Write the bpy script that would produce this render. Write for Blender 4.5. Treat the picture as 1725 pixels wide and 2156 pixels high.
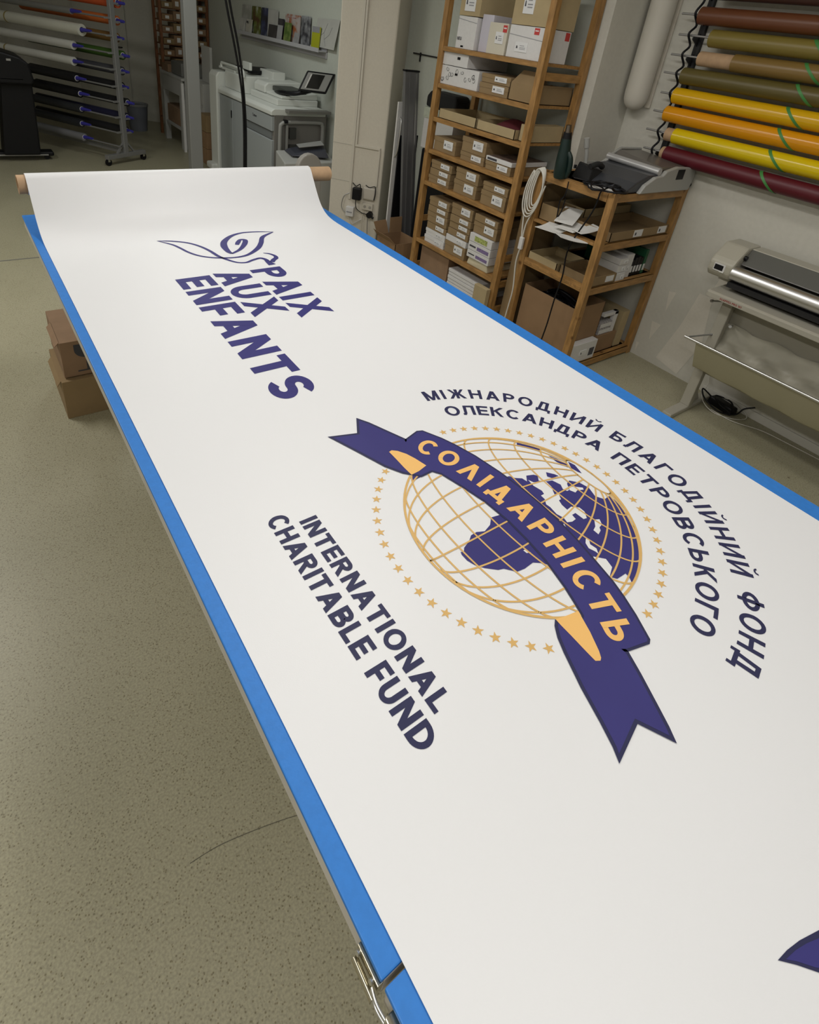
import bpy, bmesh, math, random
from mathutils import Vector, Matrix
random.seed(7)
for o in list(bpy.data.objects): bpy.data.objects.remove(o)
SC = bpy.context.scene
COL = SC.collection
PI = math.pi

# ------------------------------------------------------------------ camera
F_PX, PPX, PPY, W_, H_ = 1213.57, 853.81, 726.97, 1725.0, 2156.0
CAM_H = 1.92
cx_ = Vector((0.7989090759, -0.5882393237, 0.1253745845))      # image right
cy_ = Vector((-0.1999951122, -0.4564093467, -0.8670019973))    # image down
cz_ = Vector((0.5672268008, 0.6675814604, -0.4822745590))      # forward
cam_d = bpy.data.cameras.new('camera')
cam = bpy.data.objects.new('camera', cam_d); COL.objects.link(cam)
M = Matrix((( cx_.x, -cy_.x, -cz_.x, 0), (cx_.y, -cy_.y, -cz_.y, 0), (cx_.z, -cy_.z, -cz_.z, CAM_H), (0, 0, 0, 1)))
cam.matrix_world = M
cam_d.sensor_fit = 'VERTICAL'; cam_d.sensor_height = 36.0; cam_d.sensor_width = 36.0 * W_ / H_
cam_d.lens = F_PX / H_ * 36.0
cam_d.shift_x = (W_ / 2 - PPX) / H_
cam_d.shift_y = -(H_ / 2 - PPY) / H_
cam_d.clip_start = 0.02; cam_d.clip_end = 60
SC.camera = cam

# ------------------------------------------------------------------ exposure, world, lamps
SC.view_settings.view_transform = 'Standard'
SC.view_settings.look = 'None'
SC.view_settings.gamma = 1.0
SC.view_settings.use_curve_mapping = False
SC.view_settings.exposure = 0.32
wd = bpy.data.worlds.new('room_world'); SC.world = wd; wd.use_nodes = True
wd.node_tree.nodes['Background'].inputs[0].default_value = (1.0, 0.97, 0.9, 1)
wd.node_tree.nodes['Background'].inputs[1].default_value = 0.03

def area(name, loc, sx, sy, power, color, rot=(0, 0, 0), spread=PI):
    l = bpy.data.lights.new(name, 'AREA'); l.shape = 'RECTANGLE'; l.size = sx; l.size_y = sy
    l.energy = power; l.color = color; l.spread = spread
    o = bpy.data.objects.new(name, l); o.location = loc; o.rotation_euler = rot; COL.objects.link(o)
    return o
WARM = (1.0, 0.975, 0.935)
area('table_lamp_far', (1.3, 2.0, 3.0), 0.3, 1.5, 22, WARM)
area('table_lamp_near', (1.0, -0.6, 3.0), 0.3, 1.5, 8.5, WARM)
area('wall_side_lamp', (2.4, 0.4, 3.0), 0.3, 1.5, 8, WARM)
area('aisle_lamp_near', (-0.9, -0.3, 3.0), 0.3, 1.5, 30, WARM)
area('aisle_lamp_far', (-0.9, 4.3, 3.0), 0.3, 1.5, 44, WARM)
area('copier_lamp', (1.7, 5.6, 3.0), 0.3, 1.2, 15, (0.95, 1.0, 0.97))

# ------------------------------------------------------------------ materials
MATS = {}
def mat(name, col, rough=0.6, metal=0.0, bump=0.0, scale=60.0, var=0.0, spec=0.5, emit=None, kind='noise', alpha=1.0, coat=0.0):
    if name in MATS: return MATS[name]
    m = bpy.data.materials.new(name); m.use_nodes = True
    nt = m.node_tree; b = nt.nodes['Principled BSDF']
    b.inputs['Base Color'].default_value = (*col, 1); b.inputs['Roughness'].default_value = rough
    b.inputs['Metallic'].default_value = metal; b.inputs['Specular IOR Level'].default_value = spec
    b.inputs['Coat Weight'].default_value = coat
    if emit: b.inputs['Emission Color'].default_value = (*emit[:3], 1); b.inputs['Emission Strength'].default_value = emit[3]
    if alpha < 1: b.inputs['Alpha'].default_value = alpha
    tc = nt.nodes.new('ShaderNodeTexCoord')
    if kind.startswith('wood'):
        mp = nt.nodes.new('ShaderNodeMapping'); mp.inputs['Scale'].default_value = (1, 1, 1)
        nt.links.new(tc.outputs['Object'], mp.inputs['Vector'])
        n = nt.nodes.new('ShaderNodeTexNoise'); n.inputs['Scale'].default_value = 9; n.inputs['Detail'].default_value = 6
        mp.inputs['Scale'].default_value = {'wood': (6, 6, 1.2), 'wood_x': (1.2, 6, 6), 'wood_y': (6, 1.2, 6)}[kind]
        nt.links.new(mp.outputs[0], n.inputs['Vector'])
        k = nt.nodes.new('ShaderNodeTexVoronoi'); k.inputs['Scale'].default_value = 6
        nt.links.new(tc.outputs['Object'], k.inputs['Vector'])
        r = nt.nodes.new('ShaderNodeValToRGB')
        r.color_ramp.elements[0].position = 0.3; r.color_ramp.elements[0].color = (*[c * 0.62 for c in col], 1)
        r.color_ramp.elements[1].position = 0.7; r.color_ramp.elements[1].color = (*[min(1, c * 1.15) for c in col], 1)
        nt.links.new(n.outputs['Fac'], r.inputs['Fac'])
        r2 = nt.nodes.new('ShaderNodeValToRGB')
        r2.color_ramp.elements[0].position = 0.05; r2.color_ramp.elements[0].color = (0.25, 0.14, 0.08, 1)
        r2.color_ramp.elements[1].position = 0.12; r2.color_ramp.elements[1].color = (1, 1, 1, 1)
        nt.links.new(k.outputs['Distance'], r2.inputs['Fac'])
        mx = nt.nodes.new('ShaderNodeMixRGB'); mx.blend_type = 'MULTIPLY'; mx.inputs[0].default_value = 0.8
        nt.links.new(r.outputs[0], mx.inputs[1]); nt.links.new(r2.outputs[0], mx.inputs[2])
        nt.links.new(mx.outputs[0], b.inputs['Base Color'])
    elif var > 0:
        n = nt.nodes.new('ShaderNodeTexNoise'); n.inputs['Scale'].default_value = scale; n.inputs['Detail'].default_value = 4
        nt.links.new(tc.outputs['Object'], n.inputs['Vector'])
        r = nt.nodes.new('ShaderNodeValToRGB')
        r.color_ramp.elements[0].position = 0.35; r.color_ramp.elements[0].color = (*[c * (1 - var) for c in col], 1)
        r.color_ramp.elements[1].position = 0.65; r.color_ramp.elements[1].color = (*[min(1, c * (1 + var)) for c in col], 1)
        nt.links.new(n.outputs['Fac'], r.inputs['Fac']); nt.links.new(r.outputs[0], b.inputs['Base Color'])
    if bump > 0:
        n2 = nt.nodes.new('ShaderNodeTexNoise'); n2.inputs['Scale'].default_value = scale * 3; n2.inputs['Detail'].default_value = 3
        nt.links.new(tc.outputs['Object'], n2.inputs['Vector'])
        bp = nt.nodes.new('ShaderNodeBump'); bp.inputs['Strength'].default_value = bump; bp.inputs['Distance'].default_value = 0.002
        nt.links.new(n2.outputs['Fac'], bp.inputs['Height']); nt.links.new(bp.outputs[0], b.inputs['Normal'])
    MATS[name] = m
    return m

def floor_material():
    m = bpy.data.materials.new('terrazzo_floor'); m.use_nodes = True; nt = m.node_tree; b = nt.nodes['Principled BSDF']
    b.inputs['Roughness'].default_value = 0.42
    tc = nt.nodes.new('ShaderNodeTexCoord')
    def noise(s, d=4):
        n = nt.nodes.new('ShaderNodeTexNoise'); n.inputs['Scale'].default_value = s; n.inputs['Detail'].default_value = d
        nt.links.new(tc.outputs['Object'], n.inputs['Vector']); return n
    def ramp(src, p0, c0, p1, c1):
        r = nt.nodes.new('ShaderNodeValToRGB'); e = r.color_ramp.elements
        e[0].position = p0; e[0].color = (*c0, 1); e[1].position = p1; e[1].color = (*c1, 1)
        nt.links.new(src, r.inputs['Fac']); return r
    base = ramp(noise(1.3).outputs['Fac'], 0.3, (0.345, 0.325, 0.222), 0.7, (0.42, 0.395, 0.28))
    fine = ramp(noise(170, 8).outputs['Fac'], 0.35, (0.80, 0.80, 0.80), 0.62, (1.07, 1.06, 1.04))
    v = nt.nodes.new('ShaderNodeTexVoronoi'); v.inputs['Scale'].default_value = 120; v.inputs['Randomness'].default_value = 1
    nt.links.new(tc.outputs['Object'], v.inputs['Vector'])
    pits = ramp(v.outputs['Distance'], 0.17, (0.56, 0.53, 0.46), 0.31, (1, 1, 1))
    gate = ramp(noise(45, 2).outputs['Fac'], 0.34, (0, 0, 0), 0.46, (1, 1, 1))
    v2 = nt.nodes.new('ShaderNodeTexVoronoi'); v2.inputs['Scale'].default_value = 4.5
    nt.links.new(tc.outputs['Object'], v2.inputs['Vector'])
    spots = ramp(v2.outputs['Distance'], 0.025, (0.45, 0.42, 0.38), 0.04, (1, 1, 1))
    def mul(a, bb, f=1.0):
        x = nt.nodes.new('ShaderNodeMixRGB'); x.blend_type = 'MULTIPLY'; x.inputs[0].default_value = f
        nt.links.new(a, x.inputs[1]); nt.links.new(bb, x.inputs[2]); return x
    a = mul(base.outputs[0], fine.outputs[0])
    p = mul(a.outputs[0], pits.outputs[0]); nt.links.new(gate.outputs[0], p.inputs[0])
    q = mul(p.outputs[0], spots.outputs[0], 0.8)
    nt.links.new(q.outputs[0], b.inputs['Base Color'])
    return m

M_WALL = mat('wall_paint', (0.60, 0.585, 0.52), 0.85, bump=0.15, scale=40, var=0.02)
M_WALLG = mat('wall_paint_green', (0.52, 0.545, 0.49), 0.85, bump=0.15, scale=40, var=0.02)
M_COL = mat('column_paint', (0.62, 0.575, 0.49), 0.8, bump=0.2, scale=60, var=0.02)
M_CEIL = mat('ceiling_paint', (0.65, 0.64, 0.6), 0.9)
M_FLOOR = floor_material()
M_PINE = mat('pine_wood', (0.38, 0.205, 0.066), 0.5, kind='wood')
M_PINEX = mat('pine_wood_across', (0.38, 0.205, 0.066), 0.5, kind='wood_x')
M_PINEY = mat('pine_wood_along', (0.38, 0.205, 0.066), 0.5, kind='wood_y')
M_CARD = mat('cardboard', (0.27, 0.185, 0.092), 0.85, bump=0.1, var=0.06, scale=8)
M_CARD2 = mat('tan_cardboard', (0.42, 0.33, 0.185), 0.85, bump=0.1, var=0.05, scale=8)
M_CARDR = mat('reddish_cardboard', (0.27, 0.165, 0.085), 0.85, bump=0.1, var=0.06, scale=8)
M_WHITEC = mat('white_card', (0.66, 0.65, 0.64), 0.6, var=0.02)
M_PAPER = mat('white_paper', (0.74, 0.73, 0.70), 0.7)
M_LABEL = mat('label_paper', (0.72, 0.72, 0.72), 0.6)
M_INK = mat('label_ink', (0.05, 0.05, 0.06), 0.6)
M_INKG = mat('grey_ink', (0.30, 0.30, 0.32), 0.6)
M_RED = mat('red_print', (0.52, 0.05, 0.045), 0.5)
M_BLACK = mat('black_plastic', (0.006, 0.006, 0.008), 0.45, spec=0.3)
M_BLACKM = mat('black_metal', (0.02, 0.02, 0.022), 0.45, metal=0.3)
M_GREYM = mat('grey_metal', (0.42, 0.42, 0.42), 0.4, metal=0.8)
M_CHROME = mat('chrome', (0.70, 0.70, 0.69), 0.34, metal=1.0)
M_NAVY = mat('navy_print', (0.038, 0.034, 0.170), 0.5, var=0.06, scale=5, spec=0.25)
M_NAVYD = mat('dark_navy_print', (0.025, 0.026, 0.078), 0.5, spec=0.25)
M_GOLD = mat('gold_print', (0.86, 0.50, 0.15), 0.5)
M_LINE = mat('thin_gold_print', (0.66, 0.41, 0.13), 0.5)
M_VINYL = mat('banner_vinyl', (0.765, 0.77, 0.785), 0.42, bump=0.06, scale=150, spec=0.35)
M_VSEA = mat('banner_white_ink', (0.76, 0.76, 0.76), 0.45)
M_BLUE = mat('blue_mat', (0.022, 0.185, 0.58), 0.5, bump=0.1, scale=80, var=0.04)
M_BOARD = mat('grey_board_edge', (0.56, 0.53, 0.48), 0.6, var=0.05, scale=10)
M_CORE = mat('cardboard_core', (0.47, 0.31, 0.18), 0.7, var=0.06, scale=30)
M_BEIGE = mat('beige_plastic', (0.42, 0.40, 0.33), 0.45)
M_BEIGEM = mat('beige_painted_metal', (0.40, 0.38, 0.32), 0.4)

# ------------------------------------------------------------------ mesh builder
class MB:
    def __init__(s): s.v = []; s.f = []; s.sm = []
    def add(s, vs, fs, smooth=False):
        o = len(s.v); s.v += [tuple(v) for v in vs]; s.f += [tuple(i + o for i in f) for f in fs]; s.sm += [smooth] * len(fs); return s
    def box(s, x0, x1, y0, y1, z0, z1):
        return s.hexa([(x0, y0, z0), (x1, y0, z0), (x1, y1, z0), (x0, y1, z0)], [(x0, y0, z1), (x1, y0, z1), (x1, y1, z1), (x0, y1, z1)])
    def hexa(s, b, t):
        return s.add(list(b) + list(t), [(3, 2, 1, 0), (4, 5, 6, 7), (0, 1, 5, 4), (1, 2, 6, 5), (2, 3, 7, 6), (3, 0, 4, 7)])
    def beam(s, p, q, w, h, up=(0, 0, 1)):
        p = Vector(p); q = Vector(q); d = (q - p).normalized(); up = Vector(up)
        if abs(d.dot(up)) > 0.95: up = Vector((0, 1, 0))
        a = d.cross(up).normalized() * w / 2; b = a.cross(d).normalized() * h / 2
        return s.hexa([p - a - b, p + a - b, p + a + b, p - a + b], [q - a - b, q + a - b, q + a + b, q - a + b])
    def tube(s, pts, r, n=10, caps=True):
        pts = [Vector(p) for p in pts]; rs = r if isinstance(r, (list, tuple)) else [r] * len(pts)
        vs = []; fs = []; ref = None
        for i, p in enumerate(pts):
            d = (pts[min(i + 1, len(pts) - 1)] - pts[max(i - 1, 0)]).normalized()
            if ref is None: ref = Vector((0, 0, 1)) if abs(d.z) < 0.9 else Vector((1, 0, 0))
            a = (ref - d * ref.dot(d)).normalized(); b = d.cross(a); ref = a
            for k in range(n):
                t = 2 * PI * k / n; vs.append(p + (a * math.cos(t) + b * math.sin(t)) * rs[i])
        for i in range(len(pts) - 1):
            for k in range(n):
                k2 = (k + 1) % n; fs.append((i * n + k, i * n + k2, (i + 1) * n + k2, (i + 1) * n + k))
        s.add(vs, fs, True)
        if caps:
            s.add(vs[:n], [tuple(range(n - 1, -1, -1))]); s.add(vs[-n:], [tuple(range(n))])
        return s
    def pipe(s, p, q, ro, ri, n=28):   # hollow tube with open ends
        p = Vector(p); q = Vector(q); d = (q - p).normalized(); ref = Vector((0, 0, 1)) if abs(d.z) < 0.9 else Vector((1, 0, 0))
        a = (ref - d * ref.dot(d)).normalized(); b = d.cross(a); vs = []
        for c, r in ((p, ro), (q, ro), (q, ri), (p, ri)):
            for k in range(n):
                t = 2 * PI * k / n; vs.append(c + (a * math.cos(t) + b * math.sin(t)) * r)
        for j in range(4):
            j2 = (j + 1) % 4
            s.add([], [])
            o = len(s.v)
            s.v += [tuple(v) for v in vs[j * n:(j + 1) * n]] + [tuple(v) for v in vs[j2 * n:(j2 + 1) * n]]
            for k in range(n):
                k2 = (k + 1) % n; s.f.append((o + k, o + k2, o + n + k2, o + n + k)); s.sm.append(j in (0, 2))
        return s
    def prism(s, poly, axis, a0, a1):  # poly in the two other axes (cyclic order), extruded along axis
        def P(u, w, t): return {'x': (t, u, w), 'y': (u, t, w), 'z': (u, w, t)}[axis]
        n = len(poly)
        vs = [P(u, w, a0) for u, w in poly] + [P(u, w, a1) for u, w in poly]
        fs = [tuple(range(n - 1, -1, -1)), tuple(range(n, 2 * n))] + [(i, (i + 1) % n, n + (i + 1) % n, n + i) for i in range(n)]
        return s.add(vs, fs)
    def build(s, name, m, parent=None, bevel=0.0, solid=0.0, recalc=True, loc=None, subsurf=0):
        me = bpy.data.meshes.new(name)
        if loc is None:
            if parent is not None: loc = wloc(parent)
            else:
                xs = [v[0] for v in s.v]; ys = [v[1] for v in s.v]; zs = [v[2] for v in s.v]
                loc = Vector(((min(xs) + max(xs)) / 2, (min(ys) + max(ys)) / 2, min(zs)))
        loc = Vector(loc)
        me.from_pydata([tuple(Vector(v) - loc) for v in s.v], [], s.f)
        me.polygons.foreach_set('use_smooth', s.sm)
        if recalc:
            bm = bmesh.new(); bm.from_mesh(me); bmesh.ops.recalc_face_normals(bm, faces=bm.faces); bm.to_mesh(me); bm.free()
        me.materials.append(m)
        o = bpy.data.objects.new(name, me); COL.objects.link(o)
        if parent is not None:
            o.parent = parent; o.location = loc - wloc(parent)
        else: o.location = loc
        if bevel:
            md = o.modifiers.new('bevel', 'BEVEL'); md.width = bevel; md.segments = 2; md.limit_method = 'ANGLE'; md.angle_limit = 0.6
        if solid:
            md = o.modifiers.new('solid', 'SOLIDIFY'); md.thickness = solid; md.offset = 0
            md = o.modifiers.new('split', 'EDGE_SPLIT'); md.split_angle = 0.9
        return o

def wloc(o):
    v = Vector(o.location)
    while o.parent: o = o.parent; v = v + Vector(o.location)
    return v
def tag(o, label, cat, group=None, kind=None):
    o['label'] = label; o['category'] = cat
    if group: o['group'] = group
    if kind: o['kind'] = kind
    return o
def empty(name, loc, label, cat, group=None):
    o = bpy.data.objects.new(name, None); o.location = loc; o.empty_display_size = 0.05; COL.objects.link(o)
    return tag(o, label, cat, group)
def struct(name, mb, m, **k):
    o = mb.build(name, m, **k); o['kind'] = 'structure'; return o
def copy_tree(o, parent=None):
    c = o.copy(); COL.objects.link(c); c.parent = parent
    for ch in o.children: copy_tree(ch, c)
    return c
def smooth_path(pts, n=8, closed=False):
    P = [Vector(p) for p in pts]; out = []; N = len(P)
    rng = range(N) if closed else range(N - 1)
    for i in rng:
        g = lambda k: P[k % N] if closed else P[min(max(k, 0), N - 1)]
        p0, p1, p2, p3 = g(i - 1), g(i), g(i + 1), g(i + 2)
        for j in range(n):
            t = j / n
            out.append(0.5 * ((2 * p1) + (p2 - p0) * t + (2 * p0 - 5 * p1 + 4 * p2 - p3) * t * t + (3 * p1 - p0 - 3 * p2 + p3) * t ** 3))
    if not closed: out.append(P[-1])
    return out

# ------------------------------------------------------------------ lettering: own stroke alphabet, cap height 1
def rect(x0, y0, x1, y1): return [[(x0, y0), (x1, y0), (x1, y1), (x0, y1)]]
def leg(x0, y0, x1, y1, w): return [[(x0 - w / 2, y0), (x0 + w / 2, y0), (x1 + w / 2, y1), (x1 - w / 2, y1)]]
def ring(cx, cy, rx, ry, t, a0=0, a1=360, n=None):
    n = n or max(6, int(abs(a1 - a0) / 11)); out = []
    for i in range(n):
        a = math.radians(a0 + (a1 - a0) * i / n); b = math.radians(a0 + (a1 - a0) * (i + 1) / n)
        out.append([(cx + (rx - t) * math.cos(a), cy + (ry - t * 0.9) * math.sin(a)), (cx + rx * math.cos(a), cy + ry * math.sin(a)),
                    (cx + rx * math.cos(b), cy + ry * math.sin(b)), (cx + (rx - t) * math.cos(b), cy + (ry - t * 0.9) * math.sin(b))])
    return out
def bowl(x0, xr, y0, y1, t):
    ry = (y1 - y0) / 2; rx = min(ry * 1.15, xr - x0); h = t * 0.9
    return rect(x0, y0, xr - rx + .001, y0 + h) + rect(x0, y1 - h, xr - rx + .001, y1) + ring(xr - rx, (y0 + y1) / 2, rx, ry, t, -90, 90)
def glyph(ch, t):
    h = t * 0.9; d = t * 1.12
    if ch == ' ': return [], 0.30
    if ch in 'IІ': return rect(0, 0, t, 1), t
    if ch in 'НH': w = .80; return rect(0, 0, t, 1) + rect(w - t, 0, w, 1) + rect(t, .5 - h / 2, w - t, .5 + h / 2), w
    if ch in 'АA': w = .92; return leg(d / 2, 0, w / 2, 1, d) + leg(w - d / 2, 0, w / 2, 1, d) + rect(w * .25, .20, w * .75, .20 + h), w
    if ch == 'Λ': w = .88; return leg(d / 2, 0, w / 2, 1, d) + leg(w - d / 2, 0, w / 2, 1, d), w
    if ch in 'EЕ': w = .68; return rect(0, 0, t, 1) + rect(t, 0, w, h) + rect(t, 1 - h, w, 1) + rect(t, .5 - h / 2, w * .93, .5 + h / 2), w
    if ch == 'F': w = .64; return rect(0, 0, t, 1) + rect(t, 1 - h, w, 1) + rect(t, .45 - h / 2, w * .92, .45 + h / 2), w
    if ch in 'TТ': w = .74; return rect(0, 1 - h, w, 1) + rect(w / 2 - t / 2, 0, w / 2 + t / 2, 1 - h), w
    if ch == 'Г': w = .60; return rect(0, 0, t, 1) + rect(t, 1 - h, w, 1), w
    if ch == 'П': w = .78; return rect(0, 0, t, 1) + rect(w - t, 0, w, 1) + rect(t, 1 - h, w - t, 1), w
    if ch == 'L': w = .62; return rect(0, 0, t, 1) + rect(t, 0, w, h), w
    if ch in 'PР': w = .72; return rect(0, 0, t, 1) + bowl(t, w, .38, 1, t), w
    if ch == 'R': w = .80; return rect(0, 0, t, 1) + bowl(t, w * .95, .42, 1, t) + leg(w - d / 2, 0, w * .50, .45, d), w
    if ch in 'BВ': w = .76; return rect(0, 0, t, 1) + bowl(t, w * .95, .50 - h * .3, 1, t) + bowl(t, w, 0, .50 + h * .4, t), w
    if ch == 'Б': w = .74; return rect(0, 0, t, 1) + rect(t, 1 - h, w * .92, 1) + bowl(t, w, 0, .60, t), w
    if ch == 'Ь': w = .74; return rect(0, 0, t, 1) + bowl(t, w, 0, .62, t), w
    if ch == 'D': w = .82; return rect(0, 0, t, 1) + bowl(t, w, 0, 1, t), w
    if ch in 'OО': w = .92; return ring(w / 2, .5, w / 2, .52, t), w
    if ch in 'CС': w = .86; return ring(w / 2 + .02, .5, w / 2, .52, t, 42, 318), w * .96
    if ch == 'U': w = .78; r = w / 2; return rect(0, r, t, 1) + rect(w - t, r, w, 1) + ring(r, r, r, r + .02, t, 180, 360), w
    if ch == 'N': w = .82; return rect(0, 0, t, 1) + rect(w - t, 0, w, 1) + leg(t * .55, 1, w - t * .55, 0, d), w
    if ch == 'И': w = .82; return rect(0, 0, t, 1) + rect(w - t, 0, w, 1) + leg(t * .5, 0.06, w - t * .5, .94, t * .85), w
    if ch == 'Й': w = .82; return glyph('И', t)[0] + ring(w / 2, 1.28, .19, .17, .09, 180, 360), w
    if ch == 'М': w = .94; return rect(0, 0, t, 1) + rect(w - t, 0, w, 1) + leg(t * .6, 1, w / 2, .0, t) + leg(w - t * .6, 1, w / 2, 0, t), w
    if ch == 'X': w = .92; return leg(d / 2, 0, w - d / 2, 1, d) + leg(w - d / 2, 0, d / 2, 1, d), w
    if ch == 'S':
        w = .70; r = (1 + h) / 4; rx = w / 2
        return ring(rx, 1 - r, rx, r, t, 22, 270) + ring(rx, r, rx, r, t, -158, 90), w
    if ch == 'Л': w = .80; return rect(w - t, 0, w, 1) + rect(w * .26, 1 - h, w - t, 1) + leg(w * .20, h * .6, w * .31, 1, t * .95) + rect(0, 0, w * .25, h), w
    if ch == 'Д':
        w = .94; return rect(w * .80 - t, 0, w * .80, 1) + rect(w * .30, 1 - h, w * .80, 1) + leg(w * .20, 0, w * .35, 1, t * .95) + rect(0, 0, w, h) + rect(0, -.17, t * .8, h) + rect(w - t * .8, -.17, w, h), w
    if ch == 'd': # pointed ribbon form of the letter
        w = .98; return leg(w * .24, 0, w / 2, 1, d) + leg(w * .76, 0, w / 2, 1, d) + rect(0.02, .0, w - .02, h) + rect(.02, -.14, t, h) + rect(w - t, -.14, w - .02, h), w
    if ch in 'KК': w = .78; return rect(0, 0, t, 1) + leg(w - d / 2, 1, t * .9, .48, d) + leg(w - d / 2, 0, w * .40, .60, d), w
    if ch == 'Ж':
        w = 1.16; c = w / 2
        return rect(c - t / 2, 0, c + t / 2, 1) + leg(d / 2, 0, c - t * .3, .62, d) + leg(w - d / 2, 0, c + t * .3, .62, d) + leg(d * .7, 1, c - t * .3, .42, d * .85) + leg(w - d * .7, 1, c + t * .3, .42, d * .85), w
    if ch == 'Ф': w = 1.0; return ring(w / 2, .52, w / 2, .36, t) + rect(w / 2 - t / 2, -.03, w / 2 + t / 2, 1.06), w
    if ch == 'Z': w = .72; return rect(0, 0, w, h) + rect(0, 1 - h, w, 1) + leg(d / 2, h * .8, w - d / 2, 1 - h * .8, d), w
    if ch == '1': return rect(.18, 0, .18 + t, 1) + leg(.06, .74, .22, .98, t), .18 + t
    if ch == '0': w = .66; return ring(w / 2, .5, w / 2, .51, t), w
    if ch == '4': w = .7; return rect(w * .6, 0, w * .6 + t, 1) + rect(0, .25, w, .25 + h) + leg(.06, .28, w * .62, .98, t), w
    if ch == 'a': w = .58; return ring(w * .45, .33, w * .45, .34, t) + rect(w - t, 0, w, .66), w
    if ch == 'n': w = .56; return rect(0, 0, t, .66) + ring(w / 2, .38, w / 2, .29, t, 0, 180) + rect(w - t, 0, w, .39), w
    if ch == 'o': w = .64; return ring(w / 2, .33, w / 2, .34, t), w
    if ch == '-': return rect(0, .4, .4, .4 + h), .4
    return rect(0, 0, .5, 1), .5
def layout(text, t, gap):
    out = []; x = 0
    for i, ch in enumerate(text):
        g, w = glyph(ch, t)
        out += [[(x + a, b) for a, b in q] for q in g]
        x += w + (gap if i < len(text) - 1 else 0)
    return out, x
def text_mb(mb, text, t, gap, fn):
    """fn(sx, sy) with sx in 0..1 along the line, sy in cap heights -> world point"""
    polys, L = layout(text, t, gap)
    for q in polys:
        vs = [fn(a / L, b) for a, b in q]
        if abs(vs[0][2] - vs[2][2]) < 1e-6: mb.layer = (getattr(mb, 'layer', 0) + 1) % 5; vs = [(v[0], v[1], v[2] + mb.layer * 5e-5) for v in vs]
        mb.add(vs, [tuple(range(len(vs)))])
    return mb
def face_up(mb):
    nf = []
    for f in mb.f:
        n = Vector((0, 0, 0)); P = [Vector(mb.v[i]) for i in f]
        for i in range(len(P)): n += P[i].cross(P[(i + 1) % len(P)])
        nf.append(f if n.z > 0 else tuple(reversed(f)))
    mb.f = nf
    return mb

# ------------------------------------------------------------------ the room
struct('floor', MB().box(-2.6, 4.0, -3.0, 16.5, -0.1, 0), M_FLOOR)
struct('ceiling', MB().box(-2.6, 4.0, -3.0, 16.5, 3.1, 3.2), M_CEIL)
struct('wall_right', MB().box(3.8, 3.95, -3.0, 2.5, 0, 3.1), M_WALL)
struct('wall_pier', MB().box(3.38, 3.95, 2.5, 2.62, 0, 3.1), M_WALL)
struct('wall_niche', MB().box(3.40, 3.95, 2.62, 10.6, 0, 3.1), M_WALLG)
struct('wall_left', MB().box(-2.7, -2.6, -3.0, 16.5, 0, 3.1), M_WALL)
struct('wall_near', MB().box(-2.6, 3.95, -3.1, -3.0, 0, 3.1), M_WALL)
bw = MB(); bw.hexa([(3.5, 9.89, 0), (3.5, 10.1, 0), (-2.6, 16.28, 0), (-2.6, 16.08, 0)], [(3.5, 9.89, 3.1), (3.5, 10.1, 3.1), (-2.6, 16.28, 3.1), (-2.6, 16.08, 3.1)])
struct('wall_back', bw, M_WALL)
# wide support column, turned about 50 degrees to the side wall
CL = Vector((2.79, 4.69, 0)); CR = Vector((3.10, 4.31, 0)); CE = (CR - CL).normalized(); CN = Vector((CE.y, -CE.x, 0))
if CN.dot(CL) > 0: CN = -CN
def cf(s, z, off=0.0): p = CL + CE * s + CN * off; return (p.x, p.y, z)
CW = (CR - CL).length
cb = MB(); back = -CN * 0.5
b4 = [CL, CR, CR + back, CL + back]
cb.hexa([(p.x, p.y, 0) for p in b4], [(p.x, p.y, 3.1) for p in b4])
struct('wall_column', cb, M_COL, bevel=0.012)
# thin joint in the floor
struct('trim_1', MB().box(-2.5, 3.3, 4.955, 4.972, 0.0, 0.0015), mat('joint_filler', (0.16, 0.155, 0.13), 0.8))
sm_ = MB(); sp_ = smooth_path([(0.13, 0.70, .0008), (0.22, 0.692, .0008), (0.38, 0.65, .0008), (0.50, 0.60, .0008)], 6); sm_.tube(sp_, .0008, 4)
o = sm_.build('trim_4', mat('floor_scratch', (0.14, 0.13, 0.10), 0.9)); o['kind'] = 'structure'
# flush service door in the far wall
e2 = Vector((-0.7071, 0.7071, 0)); nb = Vector((-0.7071, -0.7071, 0)); P0 = Vector((2.6, 10.79, 0))
def bp_(s, z, off): p = P0 + e2 * s + nb * off; return (p.x, p.y, z)
def bslab(mb, s0, s1, z0, z1, o0, o1):
    return mb.hexa([bp_(s0, z0, o0), bp_(s1, z0, o0), bp_(s1, z0, o1), bp_(s0, z0, o1)], [bp_(s0, z1, o0), bp_(s1, z1, o0), bp_(s1, z1, o1), bp_(s0, z1, o1)])
dm = MB(); bslab(dm, 0.0, 0.85, 0.01, 2.05, 0.0, 0.03)
door = struct('door_1', dm, mat('door_paint', (0.60, 0.585, 0.52), 0.6), bevel=0.004)
hm = MB(); hm.tube([bp_(0.08, 1.05, 0.03), bp_(0.08, 1.05, 0.07), bp_(0.18, 1.05, 0.07)], 0.009)
hm.build('door_handle', M_BLACKM, door)

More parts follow.
